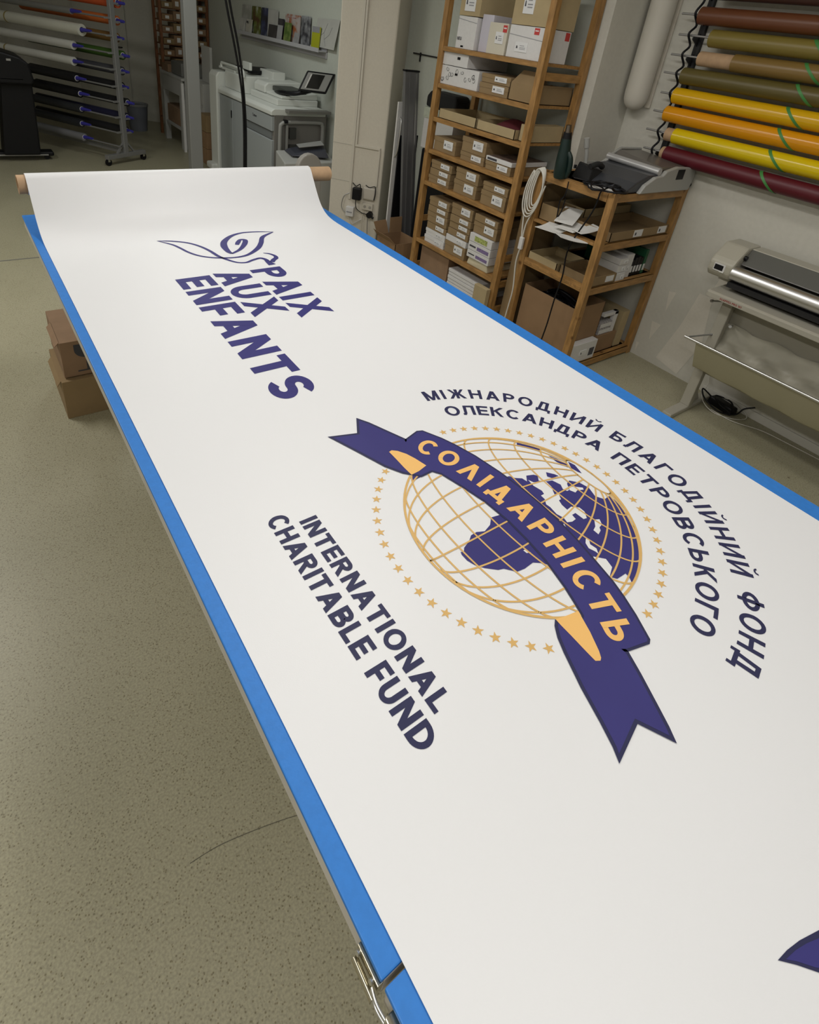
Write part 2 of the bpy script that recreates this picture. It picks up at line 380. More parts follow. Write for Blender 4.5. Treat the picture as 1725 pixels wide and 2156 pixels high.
# ------------------------------------------------------------------ work table
TZ = 0.92
TX0, TX1 = 0.217, 1.708
table = empty('work_table', (0.96, 1.6, 0), 'long work table covered with a blue cutting mat, banner lying on it', 'table')
table2 = empty('work_table', (0.96, -0.5, 0), 'nearer section of the blue topped work table, beyond the narrow joint', 'table')
for root, y0, y1 in ((table, 0.1305, 3.14), (table2, -1.3, 0.1235)):
    MB().box(TX0 + .004, TX1 - .004, y0, y1, 0.862, 0.911).build('tabletop', M_BOARD, root, bevel=0.003)
    MB().box(TX0, TX1, y0, y1, 0.911, TZ).build('cutting_mat', M_BLUE, root, bevel=0.002)
    ly = (y0 + 0.3, y1 - 0.3)
    for xx in (0.52, 1.42):
        for yy in ly:
            MB().box(xx - .03, xx + .03, yy - .03, yy + .03, 0, 0.862).build('leg', M_GREYM, root, bevel=0.004)
    MB().box(0.52, 1.42, ly[0] - .02, ly[0] + .02, 0.80, 0.86).build('crossbar', M_GREYM, root)
    MB().box(0.52, 1.42, ly[1] - .02, ly[1] + .02, 0.80, 0.86).build('crossbar', M_GREYM, root)
# draw latch on the table side
latch = empty('toggle_latch', (0.20, 0.14, 0.87), 'shiny metal toggle latch screwed to the left edge of the table at its joint', 'latch')
M_LAT = mat('yellowish_steel', (0.55, 0.51, 0.40), 0.22, metal=1.0)
MB().box(0.213, 0.2215, 0.130, 0.176, 0.882, 0.908).build('base_plate', M_LAT, latch, bevel=0.001)
mb = MB(); mb.tube([(0.2075, 0.172, 0.886), (0.2065, 0.128, 0.886)], 0.0045, 14); mb.build('lever', M_LAT, latch)
mb = MB(); mb.tube([(0.212, 0.170, 0.902), (0.2085, 0.170, 0.903)], 0.0035, 12); mb.build('rivet', M_CHROME, latch)
mb = MB(); mb.tube([(0.212, 0.140, 0.902), (0.2085, 0.140, 0.903)], 0.0035, 12); mb.build('rivet', M_CHROME, latch)
mb = MB(); mb.tube(smooth_path([(0.209, 0.136, 0.893), (0.2065, 0.122, 0.884), (0.208, 0.104, 0.884), (0.211, 0.101, 0.884)]), 0.002); mb.build('hook_wire', M_CHROME, latch)
mb = MB(); mb.tube(smooth_path([(0.209, 0.136, 0.898), (0.2065, 0.122, 0.897), (0.208, 0.104, 0.897), (0.211, 0.101, 0.897)]), 0.002); mb.build('hook_wire', M_CHROME, latch)
MB().box(0.207, 0.2215, 0.088, 0.106, 0.878, 0.903).build('catch', M_LAT, latch, bevel=0.0015)

# ------------------------------------------------------------------ banner
banner = empty('printed_banner', (0.94, 1.5, TZ), 'wide white vinyl banner with navy logos and gold globe, unrolled over the blue table', 'banner')
BX0, BX1 = 0.247, 1.640
prof = [(-1.25, .9222), (0, .9222), (1.2, .9222), (2.35, .9222), (2.55, .9222), (2.655, .9222), (2.72, .9255), (2.77, .9345), (2.812, .951), (2.852, .978), (2.89, 1.018), (2.93, 1.068)]
prof = [(p.x, p.y) for p in smooth_path([(a, b, 0) for a, b in prof[3:]], 5)]
prof = [(-1.25, .9222), (0, .9222), (0.8, .9222), (1.6, .9222)] + prof
RC = (3.012, 1.098); RR = 0.0475
for k in range(0, 44):
    a = math.radians(141 - k * 7.6); prof.append((RC[0] + (RR - k * .00006) * math.cos(a), RC[1] + (RR - k * .00006) * math.sin(a)))
vb = MB(); nx = 24; vs = []; fs = []
for (y, z) in prof:
    for i in range(nx + 1):
        x = BX0 + (BX1 - BX0) * i / nx
        vs.append((x, y, z))
for j in range(len(prof) - 1):
    for i in range(nx): a = j * (nx + 1) + i; fs.append((a, a + 1, a + nx + 2, a + nx + 1))
vb.add(vs, fs, True)
vb.build('vinyl_sheet', M_VINYL, banner, solid=0.0008, recalc=False)
PZ = 0.9232
def tw(u, v, lift=0.0): return (v, -u, PZ + lift)      # u runs along the reading direction, v up the letters
LIN = lambda u0, u1, v0, h: (lambda sx, sy: tw(u0 + (u1 - u0) * sx, v0 + h * sy))
mb = MB()
text_mb(mb, 'INTERNATIONAL', .235, .13, LIN(-.823, -.334, .4635, .0425))
text_mb(mb, 'CHARITABLE', .235, .11, LIN(-.864, -.482, .402, .0450))
text_mb(mb, 'FUND', .235, .13, LIN(-.456, -.300, .401, .0470))
face_up(mb).build('english_lettering', M_NAVYD, banner, recalc=False)
mb = MB()
SK = lambda u0, u1, v0, h: (lambda sx, sy: tw(u0 + (u1 - u0) * sx, v0 + h * sy))
text_mb(mb, 'PAIX', .235, .15, SK(-2.190, -1.712, .932, .140))
text_mb(mb, 'AUX', .235, .13, SK(-2.205, -1.779, .777, .139))
text_mb(mb, 'ENFANTS', .24, .14, SK(-2.194, -1.262, .622, .138))
face_up(mb).build('french_lettering', M_NAVY, banner, recalc=False)
ARC = lambda c, a0, a1, r, h: (lambda sx, sy: (lambda a: tw(c[0] + (r + h * sy) * math.sin(a), c[1] + (r + h * sy) * math.cos(a)))(math.radians(a0 + (a1 - a0) * sx)))
mb = MB(); C2 = (-.586, .924)
text_mb(mb, 'МІЖНАРОДНИЙ', .20, .25, ARC(C2, -77.8, -13.8, .492, .050))
text_mb(mb, 'БЛАГОДІЙНИЙ', .20, .25, ARC(C2, -9.8, 49.8, .497, .051))
text_mb(mb, 'ФОНД', .20, .25, ARC(C2, 55.0, 79.5, .500, .050))
text_mb(mb, 'ОЛЕКСАНДРА', .20, .155, ARC(C2, -74.0, -8.0, .406, .047))
text_mb(mb, 'ПЕТРОВСЬКОГО', .20, .20, ARC(C2, -3.0, 76.5, .411, .048))
face_up(mb).build('cyrillic_lettering', M_NAVYD, banner, recalc=False)
# stars
mb = MB()
def star(mb, c, r, rot, lift=0.0):
    pts = []
    for k in range(10):
        rr = r if k % 2 == 0 else r * .40; a = rot + k * PI / 5
        pts.append(tw(c[0] + rr * math.sin(a), c[1] + rr * math.cos(a), lift))
    ctr = tw(c[0], c[1], lift); o = len(mb.v)
    mb.add(pts + [ctr], [(k, (k + 1) % 10, 10) for k in range(10)])
ang0, ang1 = -82.0, 82.5
N1 = 30
for k in range(N1):
    a = math.radians(ang0 + (ang1 - ang0) * k / (N1 - 1)); star(mb, (-.586 + .3405 * math.sin(a), .924 + .3405 * math.cos(a)), .0125, a + .1)
face_up(mb).build('upper_star_arc', M_LINE, banner, recalc=False); mb = MB()
ang0, ang1 = 125.5, 235.5
for k in range(20):
    a = math.radians(ang0 + (ang1 - ang0) * k / 19); star(mb, (-.586 + .3405 * math.sin(a), .924 + .3405 * math.cos(a)), .0125, a + .3)
face_up(mb).build('lower_star_arc', M_LINE, banner, recalc=False)
def poly(mb, pts, lift): mb.add([tw(a / 1000, b / 1000, lift) for a, b in pts], [tuple(range(len(pts)))]); return mb
def polyobj(name, lists, lift, m):
    bm = bmesh.new()
    for pts in lists:
        q = []
        for p in pts:
            if not q or abs(p[0] - q[-1][0]) + abs(p[1] - q[-1][1]) > .5: q.append(p)
        vv = [bm.verts.new(Vector(tw(a / 1000, b / 1000, lift)) - wloc(banner)) for a, b in q]
        bm.faces.new(vv)
    bm.normal_update()
    bmesh.ops.triangulate(bm, faces=bm.faces[:], ngon_method='EAR_CLIP')
    bm.normal_update()
    for f in bm.faces:
        if f.normal.z < 0: f.normal_flip()
    me = bpy.data.meshes.new(name); bm.to_mesh(me); bm.free(); me.materials.append(m)
    o = bpy.data.objects.new(name, me); COL.objects.link(o); o.parent = banner; return o
# globe land
africa = [(-612, 864), (-596, 845), (-588, 820), (-596, 801), (-595, 783), (-584, 767), (-576, 745), (-567, 736), (-571, 730), (-564, 727), (-546, 727), (-529, 733), (-511, 747), (-492, 770), (-488, 783), (-467, 803), (-464, 824), (-466, 853), (-453, 872), (-415, 900), (-480, 930), (-600, 930)]
eurasia = [(-700, 990), (-695, 1011), (-683, 1019), (-672, 1036), (-657, 1039), (-674, 1054), (-667, 1075), (-658, 1082), (-644, 1070), (-632, 1085), (-626, 1104), (-604, 1112), (-590, 1104), (-579, 1108), (-579, 1117), (-598, 1131), (-603, 1146), (-584, 1165), (-558, 1172), (-529, 1161), (-509, 1174), (-510, 1195), (-496, 1197), (-460, 1187), (-411, 1161), (-363, 1115), (-337, 1071), (-318, 1031), (-313, 1007), (-324, 1015), (-336, 1017), (-337, 987), (-350, 977), (-364, 1002), (-385, 1011), (-400, 991), (-440, 960), (-560, 980)]
arctic = [[(-656, 1206), (-637, 1212), (-605, 1202), (-613, 1197), (-634, 1192)], [(-702, 1175), (-681, 1186), (-652, 1196), (-640, 1186), (-672, 1175)], [(-786, 1134), (-730, 1180), (-727, 1167), (-760, 1142), (-777, 1125)], [(-657, 1114), (-640, 1129), (-630, 1134), (-632, 1111), (-644, 1104)], [(-835, 800), (-806, 800), (-804, 770), (-822, 781)], [(-846, 815), (-862, 850), (-852, 862), (-835, 830)]]
polyobj('globe_land', [africa, eurasia] + arctic, 0.0002, M_NAVY)
med = [(-660, 1046), (-646, 1052), (-632, 1085), (-611, 1083), (-595, 1072), (-582, 1065), (-583, 1079), (-567, 1069), (-567, 1061), (-552, 1055), (-534, 1054), (-536, 1072), (-523, 1089), (-507, 1089), (-490, 1076), (-492, 1066), (-516, 1064), (-516, 1051), (-502, 1048), (-501, 1033), (-506, 1020), (-520, 1024), (-538, 1018), (-562, 1022), (-574, 1020), (-588, 1031), (-602, 1032), (-602, 1044), (-613, 1048), (-637, 1042)]
seas = [med, [(-601, 1121), (-586, 1125), (-582, 1137), (-566, 1157), (-560, 1153), (-567, 1135), (-564, 1124), (-577, 1117), (-589, 1124)],
        [(-477, 1089), (-471, 1102), (-457, 1093), (-454, 1079), (-446, 1073), (-441, 1058), (-456, 1058), (-461, 1072)],
        [(-508, 1010), (-492, 1002), (-493, 997), (-504, 1003)], [(-450, 1021), (-444, 1025), (-432, 1014), (-416, 1017), (-404, 1008), (-412, 1007), (-426, 1001), (-440, 1007)],
        [(-405, 990), (-385, 1011), (-363, 1004), (-350, 977), (-377, 970)], [(-501, 859), (-501, 868), (-495, 867), (-488, 870), (-492, 860)]]
polyobj('globe_inland_sea', [seas[2]], 0.0004, M_VSEA); polyobj('globe_seas', seas[:2] + seas[3:], 0.0004, M_VSEA)
# globe grid: orthographic sphere, pole tilted 16 degrees
mb = MB(); GC = (-.588, .9405); GR = .2855; TL = math.radians(16)
def sph(lat, lon):
    la, lo = math.radians(lat), math.radians(lon)
    x = math.cos(la) * math.sin(lo); y = math.sin(la); z = math.cos(la) * math.cos(lo)
    return x, y * math.cos(TL) - z * math.sin(TL), y * math.sin(TL) + z * math.cos(TL)
def stroke(mb, pts, w, lift=0.0006):
    mb.layer = (getattr(mb, 'layer', 0) + 2) % 24; lift += mb.layer * 1.2e-5
    for a, b in zip(pts, pts[1:]):
        lift += 1.2e-5 if (pts.index(a) % 2) else -1.2e-5
        dx, dy = b[0] - a[0], b[1] - a[1]; L = math.hypot(dx, dy)
        if L < 1e-7: continue
        nx_, ny_ = -dy / L * w / 2, dx / L * w / 2; ex, ey = dx / L * w * .2, dy / L * w * .2
        mb.add([tw(a[0] + nx_ - ex, a[1] + ny_ - ey, lift), tw(a[0] - nx_ - ex, a[1] - ny_ - ey, lift), tw(b[0] - nx_ + ex, b[1] - ny_ + ey, lift), tw(b[0] + nx_ + ex, b[1] + ny_ + ey, lift)], [(0, 1, 2, 3)])
def gline(f):
    run = []
    for k in range(0, 181):
        x, y, z = f(k / 180)
        if z > 0.0: run.append((GC[0] + GR * x, GC[1] + GR * y))
        else:
            if len(run) > 1: stroke(mb, run, .0042)
            run = []
    if len(run) > 1: stroke(mb, run, .0042)
for lat in (-75, -60, -45, -30, -15, 0, 15, 30, 45, 60, 75): gline(lambda t, lat=lat: sph(lat, -180 + 360 * t))
for lon in range(-179, 181, 15): gline(lambda t, lon=lon: sph(-90 + 165 * t, lon))
stroke(mb, [(GC[0] + GR * math.cos(2 * PI * k / 96), GC[1] + GR * math.sin(2 * PI * k / 96)) for k in range(97)], .0055)
face_up(mb).build('globe_grid', M_LINE, banner, recalc=False)
# ribbon
main = [(-948, 854), (-963, 905), (-957, 922), (-904, 951), (-861, 968), (-801, 986), (-720, 1001), (-640, 1009), (-582, 1010), (-520, 1007), (-455, 999), (-397, 987), (-337, 974), (-301, 962), (-260, 945), (-211, 920), (-206, 910), (-220, 857), (-264, 784), (-300, 800), (-321, 840), (-351, 851), (-387, 863), (-457, 880), (-520, 887), (-582, 890), (-658, 884), (-723, 869), (-788, 851), (-806, 837), (-804, 800), (-823, 782), (-854, 778), (-892, 782)]
tailL = [(-1055, 669), (-1032, 749), (-1092, 784), (-1057, 806), (-1000, 832), (-948, 856), (-890, 850), (-830, 800), (-822, 781), (-839, 764), (-881, 738), (-963, 706)]
tailR = [(-220, 858), (-179, 840), (-130, 816), (-96, 799), (-73, 785), (-130, 754), (-110, 672), (-132, 684), (-168, 698), (-226, 718), (-287, 744), (-315, 758), (-335, 773), (-344, 785), (-330, 800), (-280, 850)]
def grow(pts, d):
    out = []; n = len(pts); A = sum(pts[i][0] * pts[(i + 1) % n][1] - pts[(i + 1) % n][0] * pts[i][1] for i in range(n)); s = 1 if A > 0 else -1
    for i in range(n):
        a, b, c = Vector(pts[i - 1]), Vector(pts[i]), Vector(pts[(i + 1) % n])
        d1 = (b - a).normalized(); d2 = (c - b).normalized(); n1 = Vector((d1.y, -d1.x)) * s; n2 = Vector((d2.y, -d2.x)) * s
        m_ = (n1 + n2); m_ = m_.normalized() if m_.length > .2 else n1
        k = min(2.2, 1 / max(.3, m_.dot(n1))); out.append(tuple(b + m_ * d * k))
    return out
polyobj('ribbon_edge', [tailL, tailR, main], 0.0009, M_NAVYD)
polyobj('ribbon_tail', [grow(tailL, -7)], 0.0011, M_NAVY); polyobj('ribbon_tail', [grow(tailR, -7)], 0.0011, M_NAVY)
polyobj('ribbon_band', [grow(main, -5.5)], 0.0012, M_NAVY)
gR = [(-344, 786), (-338, 806), (-331, 843), (-322, 839), (-287, 825), (-252, 807), (-241, 799), (-238, 793), (-243, 784), (-264, 784), (-303, 785), (-328, 785)]
gL = [(-924, 782), (-926, 792), (-916, 805), (-895, 819), (-868, 829), (-833, 838), (-825, 808), (-823, 782), (-854, 781), (-892, 782)]
polyobj('ribbon_fold', [gR], 0.0016, M_GOLD); polyobj('ribbon_fold', [gL], 0.0016, M_GOLD)
mb = MB(); C3 = (-.583, .163)
f3 = lambda sx, sy: (lambda a: tw(C3[0] + (.756 + .062 * sy) * math.sin(a), C3[1] + (.756 + .062 * sy) * math.cos(a), 0.0017))(math.radians(-24.8 + 50.8 * sx))
text_mb(mb, 'СОΛІdАРНІСТЬ', .215, .27, f3)
face_up(mb).build('ribbon_lettering', M_GOLD, banner, recalc=False)
# dove line drawing
def vstroke(mb, pts, ws, lift=0.0003, n=8):
    P = smooth_path([(a / 1000, b / 1000, 0) for a, b in pts], n); m_ = len(P)
    for i in range(m_ - 1):
        def W(k): x = k / n; j = min(int(x), len(ws) - 2); return (0.76 * (ws[j] + (ws[j + 1] - ws[j]) * (x - j)) + 6.0 * min(1, (ws[j] + (ws[j + 1] - ws[j]) * (x - j)) / 6)) / 1000
        a, b = P[i], P[i + 1]; d0 = (P[min(i + 1, m_ - 1)] - P[max(i - 1, 0)]).normalized(); d1 = (P[min(i + 2, m_ - 1)] - P[i]).normalized()
        n0 = Vector((-d0.y, d0.x, 0)) * W(i) / 2; n1 = Vector((-d1.y, d1.x, 0)) * W(i + 1) / 2
        mb.add([tw((a + n0).x, (a + n0).y, lift), tw((a - n0).x, (a - n0).y, lift), tw((b - n1).x, (b - n1).y, lift), tw((b + n1).x, (b + n1).y, lift)], [(0, 1, 2, 3)])
mb = MB()
t1 = [(-2638, 680), (-2617, 740), (-2578, 797), (-2523, 833), (-2458, 855), (-2383, 868), (-2352, 880), (-2311, 900), (-2284, 923), (-2276, 955), (-2294, 994), (-2304, 1030), (-2284, 1047), (-2250, 1047), (-2216, 1050)]
vstroke(mb, t1, [1, 9, 10, 10, 12, 14, 12, 10, 8, 9, 12, 14, 16, 24, 40])
t2 = [(-2636, 682), (-2576, 727), (-2527, 746), (-2465, 764), (-2415, 790), (-2380, 827), (-2356, 877), (-2345, 943), (-2362, 1002), (-2421, 1071), (-2484, 1116), (-2560, 1160), (-2613, 1240)]
vstroke(mb, t2, [1, 8, 9, 9, 9, 9, 9, 10, 14, 24, 24, 20, 1])
t3 = [(-2613, 1240), (-2636, 1161), (-2640, 1086), (-2612, 1020), (-2552, 963), (-2491, 937), (-2425, 930), (-2392, 935)]
vstroke(mb, t3, [1, 8, 10, 18, 30, 34, 24, 8])
t4 = [(-2392, 935), (-2431, 989), (-2491, 1036), (-2538, 1058), (-2550, 1040), (-2520, 1016), (-2491, 999)]
vstroke(mb, t4, [6, 16, 26, 24, 14, 22, 16])
t5 = [(-2359, 1071), (-2340, 1094), (-2310, 1106), (-2285, 1100), (-2268, 1080), (-2245, 1062)]
vstroke(mb, t5, [2, 8, 14, 20, 22, 20])
face_up(mb).build('dove_drawing', M_NAVY, banner, recalc=False)
# next emblem, only its first leaf reaches the frame
polyobj('next_emblem', [[(150, 654), (153, 675), (159, 700), (171, 736), (185, 790), (230, 800), (240, 740), (213, 715), (188, 689), (167, 671)]], 0.0002, M_NAVYD)
polyobj('next_emblem_fill', [[(156, 664), (160, 685), (166, 705), (178, 736), (190, 785), (228, 792), (232, 742), (205, 715), (183, 690), (166, 675)]], 0.0005, M_NAVY)
# roll core and its supports
core = MB(); core.pipe((0.215, RC[0], RC[1]), (1.775, RC[0], RC[1]), 0.041, 0.034)
tag(core.build('cardboard_core', M_CORE), 'brown cardboard tube carrying the rolled far end of the white banner', 'tube')
for xx, side in ((0.42, 'left'), (1.46, 'right')):
    w = MB(); w.prism([(2.965, TZ), (3.085, TZ), (3.085, 1.10), (3.07, 1.10), (3.062, 1.045), (3.03, 1.040), (3.0, 1.040), (2.965, 1.035)], 'x', xx - .02, xx + .02)
    tag(w.build('roll_support', M_PINE), 'wooden block under the %s end of the banner roll' % side, 'block')
# ------------------------------------------------------------------ cartons helper
def carton(name, label, x0, x1, y0, y1, z0, z1, m, group=None, sticker=None, face='x', cat='box', lid=True, marks=True):
    root = empty(name, ((x0 + x1) / 2, (y0 + y1) / 2, z0), label, cat, group)
    b = MB(); b.box(x0, x1, y0, y1, z0, z1); b.build('body', m, root, bevel=0.002)
    if lid:
        l = MB(); h = min(.03, (z1 - z0) * .42); g = .0025
        for (a0, a1, c0, c1) in ((x0 - g, x0, y0 - g, y1 + g), (x0, x1, y0 - g, y0), (x0, x1, y1, y1 + g)): l.box(a0, a1, c0, c1, z1 - h, z1 + .001)
        l.box(x0, x1, y0, y1, z1 - .001, z1 + .002); l.build('lid', m, root)
    if sticker:
        s0, s1, t0, t1 = sticker
        if face == 'x':
            xs = x0 - .0038; MB().box(xs, x0 + .001, y0 + (y1 - y0) * (1 - s1), y0 + (y1 - y0) * (1 - s0), z0 + (z1 - z0) * t0, z0 + (z1 - z0) * t1).build('label_sticker', M_LABEL, root)
            if marks:
                k = MB(); Y = lambda s: y0 + (y1 - y0) * (1 - s); Z = lambda t: z0 + (z1 - z0) * t; ds = s1 - s0; dt = t1 - t0
                k.add([(xs - .0006, Y(s0 + .10 * ds), Z(t0 + .35 * dt)), (xs - .0006, Y(s0 + .24 * ds), Z(t0 + .35 * dt)), (xs - .0006, Y(s0 + .20 * ds), Z(t0 + .62 * dt)), (xs - .0006, Y(s0 + .12 * ds), Z(t0 + .62 * dt))], [(0, 1, 2, 3)])
                k.build('printed_mark', M_INK, root)
                k = MB()
                for q in (.28, .42, .62): k.add([(xs - .0006, Y(s0 + .38 * ds), Z(t0 + q * dt)), (xs - .0006, Y(s0 + (.85 if q < .6 else .75) * ds), Z(t0 + q * dt)), (xs - .0006, Y(s0 + (.85 if q < .6 else .75) * ds), Z(t0 + (q + .06) * dt)), (xs - .0006, Y(s0 + .38 * ds), Z(t0 + (q + .06) * dt))], [(0, 1, 2, 3)])
                k.build('printed_text', M_INKG, root)
        else:
            ys = y0 - .0038; MB().box(x0 + (x1 - x0) * s0, x0 + (x1 - x0) * s1, ys, y0 + .001, z0 + (z1 - z0) * t0, z0 + (z1 - z0) * t1).build('label_sticker', M_LABEL, root)
            if marks:
                X = lambda s: x0 + (x1 - x0) * s; Z = lambda t: z0 + (z1 - z0) * t; ds = s1 - s0; dt = t1 - t0; k = MB()
                k.add([(X(s0 + .10 * ds), ys - .0006, Z(t0 + .3 * dt)), (X(s0 + .26 * ds), ys - .0006, Z(t0 + .3 * dt)), (X(s0 + .22 * ds), ys - .0006, Z(t0 + .65 * dt)), (X(s0 + .12 * ds), ys - .0006, Z(t0 + .65 * dt))], [(0, 1, 2, 3)])
                k.build('printed_mark', M_INK, root)
    return root
def tray(name, label, x0, x1, y0, y1, z0, z1, m, group=None, cat='tray', t=.004):
    b = MB(); b.box(x0, x1, y0, y1, z0, z0 + t); b.box(x0, x0 + t, y0, y1, z0, z1); b.box(x1 - t, x1, y0, y1, z0, z1); b.box(x0, x1, y0, y0 + t, z0, z1); b.box(x0, x1, y1 - t, y1, z0, z1)
    return tag(b.build(name, m), label, cat, group)

# ------------------------------------------------------------------ cartons under the table
MCD = mat('dark_cardboard', (0.27, 0.17, 0.10), 0.85, var=0.08, scale=8, bump=0.1)
r = carton('carton', 'closed brown carton with black wine glass symbol, on a lower carton under the table', 0.235, 0.60, 2.77, 3.14, 0.222, 0.415, MCD, lid=False)
k = MB(); yy = 2.7685
bowlp = [(0.292, 0.395), (0.392, 0.395)] + [(0.342 + .05 * math.cos(a), 0.365 - .045 * math.sin(a)) for a in [i * PI / 12 for i in range(0, 13)]]
k.add([(a, yy, b) for a, b in bowlp], [tuple(range(len(bowlp)))]); k.add([(.337, yy, .325), (.347, yy, .325), (.347, yy, .252), (.337, yy, .252)], [(0, 1, 2, 3)])
k.add([(.296, yy, .252), (.388, yy, .252), (.388, yy, .245), (.296, yy, .245)], [(0, 1, 2, 3)]); k.build('glass_symbol', M_INK, r)
f = MB(); f.hexa([(0.215, 2.78, .395), (0.219, 2.78, .395), (0.219, 3.0, .395), (.215, 3.0, .395)], [(.235, 2.78, .415), (.238, 2.78, .415), (.238, 3.0, .415), (.235, 3.0, .415)]); f.build('flap', MCD, r)
r = carton('carton', 'lowest brown carton on the floor, carrying the wine glass carton', 0.215, 0.60, 2.745, 3.10, 0, 0.215, M_CARD, lid=False)
f = MB(); f.hexa([(0.195, 2.76, .19), (0.199, 2.76, .19), (0.199, 3.02, .19), (.195, 3.02, .19)], [(.212, 2.76, .215), (.216, 2.76, .215), (.216, 3.02, .215), (.212, 3.02, .215)]); f.build('flap', M_CARD, r)

# ------------------------------------------------------------------ tall pine rack
rack = empty('wooden_shelf_rack', (3.14, 3.06, 0), 'tall open pine shelf rack with six boards full of small cartons', 'shelf rack')
PX0, PX1, PY0, PY1 = 2.93, 3.37, 2.565, 3.555
for xx in (PX0, PX1 - .045):
    for yy in (PY0, PY1 - .045):
        MB().box(xx, xx + .045, yy, yy + .045, 0, 2.6).build('post', M_PINE, rack, bevel=0.002)
LV = [0.42, 0.885, 1.125, 1.355, 1.585, 1.825]
for z in LV:
    b = MB(); b.box(2.945, 3.355, PY0 + .047, PY1 - .047, z - .018, z); b.box(2.932, 2.945, PY0 + .047, PY1 - .047, z - .030, z); b.build('shelf', M_PINEY, rack, bevel=0.001)
for z in (0.20, 0.40, 0.60, 1.08, 1.78, 2.3):
    for yy in (PY0 + .012, PY1 - .032): MB().box(PX0 + .045, PX1 - .045, yy, yy + .02, z - .05, z - .004).build('side_rail', M_PINEX, rack)
GRK = 'cartons on the tall pine rack'
XF, XB = 2.952, 3.30
ordn = ['lowest', 'second', 'third', 'fourth', 'fifth', 'top']
def stack(y0, y1, zs, looks, where, mats=None, stick=(.47, .88, .30, .90)):
    """zs: tops and bottoms from the top down"""
    n = len(zs) - 1
    for i in range(n):
        z1, z0 = zs[i] - .003, zs[i + 1] + .0005
        pos = 'topmost' if i == 0 else ('lowest' if i == n - 1 else ['', 'second', 'third', 'fourth', 'fifth', 'sixth'][i] + ' from top')
        m = mats[i] if mats else M_CARD
        dy = random.uniform(-.006, .006); dx = random.uniform(0, .012)
        st = stick
        carton('carton', '%s, %s, %s' % (looks[i], pos, where) if n > 1 else '%s, %s' % (looks[i], where), XF + dx, XB + dx, y0 + dy, y1 + dy, z0, z1, m, GRK, sticker=st if m is not M_WHITEC else (.55, .85, .25, .8), face='x', lid=(z1 - z0) > .05)
B, WB = 'small brown labelled carton', 'flat white labelled carton'
w1, w2, w3 = 'left stack, tall rack lowest board', 'middle stack, tall rack lowest board', 'right stack, tall rack lowest board'
stack(3.20, 3.435, [.785, .72, .67, .585, .532, .478, .42], [B, B, 'deeper brown labelled carton', B, WB, WB], w1, [M_CARD] * 4 + [M_WHITEC] * 2)
stack(2.945, 3.175, [.81, .725, .672, .62, .568, .518, .42], ['deeper brown labelled carton', B, B, B, WB, 'deep brown labelled carton'], w2, [M_CARD] * 4 + [M_WHITEC, M_CARD])
stack(2.680, 2.915, [.81, .757, .668], [B, 'deeper brown labelled carton'], w3)
M_CREAM = mat('cream_paper', (0.60, 0.54, 0.38), 0.7, var=0.05, scale=12)
for (z0, z1, look, kind) in ((.604, .665, 'white box with yellow-green picture label', 'g'), (.541, .601, 'white box with purple printing, upper of two', 'p'), (.482, .538, 'white box with purple printing, lower of two', 'p')):
    rr = empty('carton', (3.1, 2.80, z0), look + ', right stack, tall rack lowest board', 'box', GRK)
    MB().box(XF - .01, XB, 2.685, 2.915, z0, z1).build('body', M_WHITEC, rr, bevel=0.002)
    xs = XF - .0115
    if kind == 'g':
        MB().box(xs, XF - .009, 2.73, 2.86, z0 + .012, z1 - .012).build('picture_label', mat('green_print', (.35, .40, .12), .5, var=.4, scale=90), rr)
    else:
        MB().box(xs, XF - .009, 2.70, 2.82, z0 + .014, z1 - .02).build('purple_print', mat('purple_print', (.20, .15, .30), .5, var=.3, scale=120), rr)
        MB().box(xs, XF - .009, 2.835, 2.90, z0 + .024, z1 - .024).build('black_print', M_INK, rr)
bg = MB(); bg.hexa([(2.955, 2.69, .4205), (3.25, 2.69, .4205), (3.25, 2.91, .4205), (2.955, 2.915, .4205)], [(2.95, 2.70, .478), (3.25, 2.69, .474), (3.25, 2.90, .476), (2.96, 2.905, .480)])
tag(bg.build('paper_package', M_CREAM, bevel=.008), 'cream paper package at the bottom of the right stack, tall rack lowest board', 'package', GRK)
w1, w2, w3 = 'left stack, tall rack second board', 'middle stack, tall rack second board', 'right stack, tall rack second board'
stack(3.245, 3.485, [1.055, .995, .942, .885], [B, B, B], w1)
stack(2.95, 3.19, [1.072, .985, .885], ['deep brown labelled carton'] * 2, w2)
stack(2.655, 2.895, [1.045, .987, .885], [B, 'deeper brown labelled carton'], w3)
stack(3.24, 3.485, [1.228, 1.125], ['single brown labelled carton'], 'left end of tall rack third board')
stack(2.935, 3.18, [1.29, 1.188, 1.125], ['deep brown labelled carton', B], 'middle stack, tall rack third board')
stack(2.665, 2.905, [1.188, 1.125], ['brown labelled carton under a white box'], 'right stack, tall rack third board')
rr = empty('carton', (3.1, 2.785, 1.188), 'flat white box with black print, right end of tall rack third board', 'box', GRK)
MB().box(XF - .006, XB, 2.66, 2.905, 1.188, 1.216).build('body', M_WHITEC, rr, bevel=.002)
MB().box(XF + .01, XB - .01, 2.67, 2.895, 1.216, 1.2175).build('dark_cover', mat('dark_brown_print', (.13, .09, .07), .5, var=.3, scale=30), rr)
MB().box(XF - .0075, XF - .005, 2.80, 2.89, 1.195, 1.209).build('black_print', M_INK, rr)
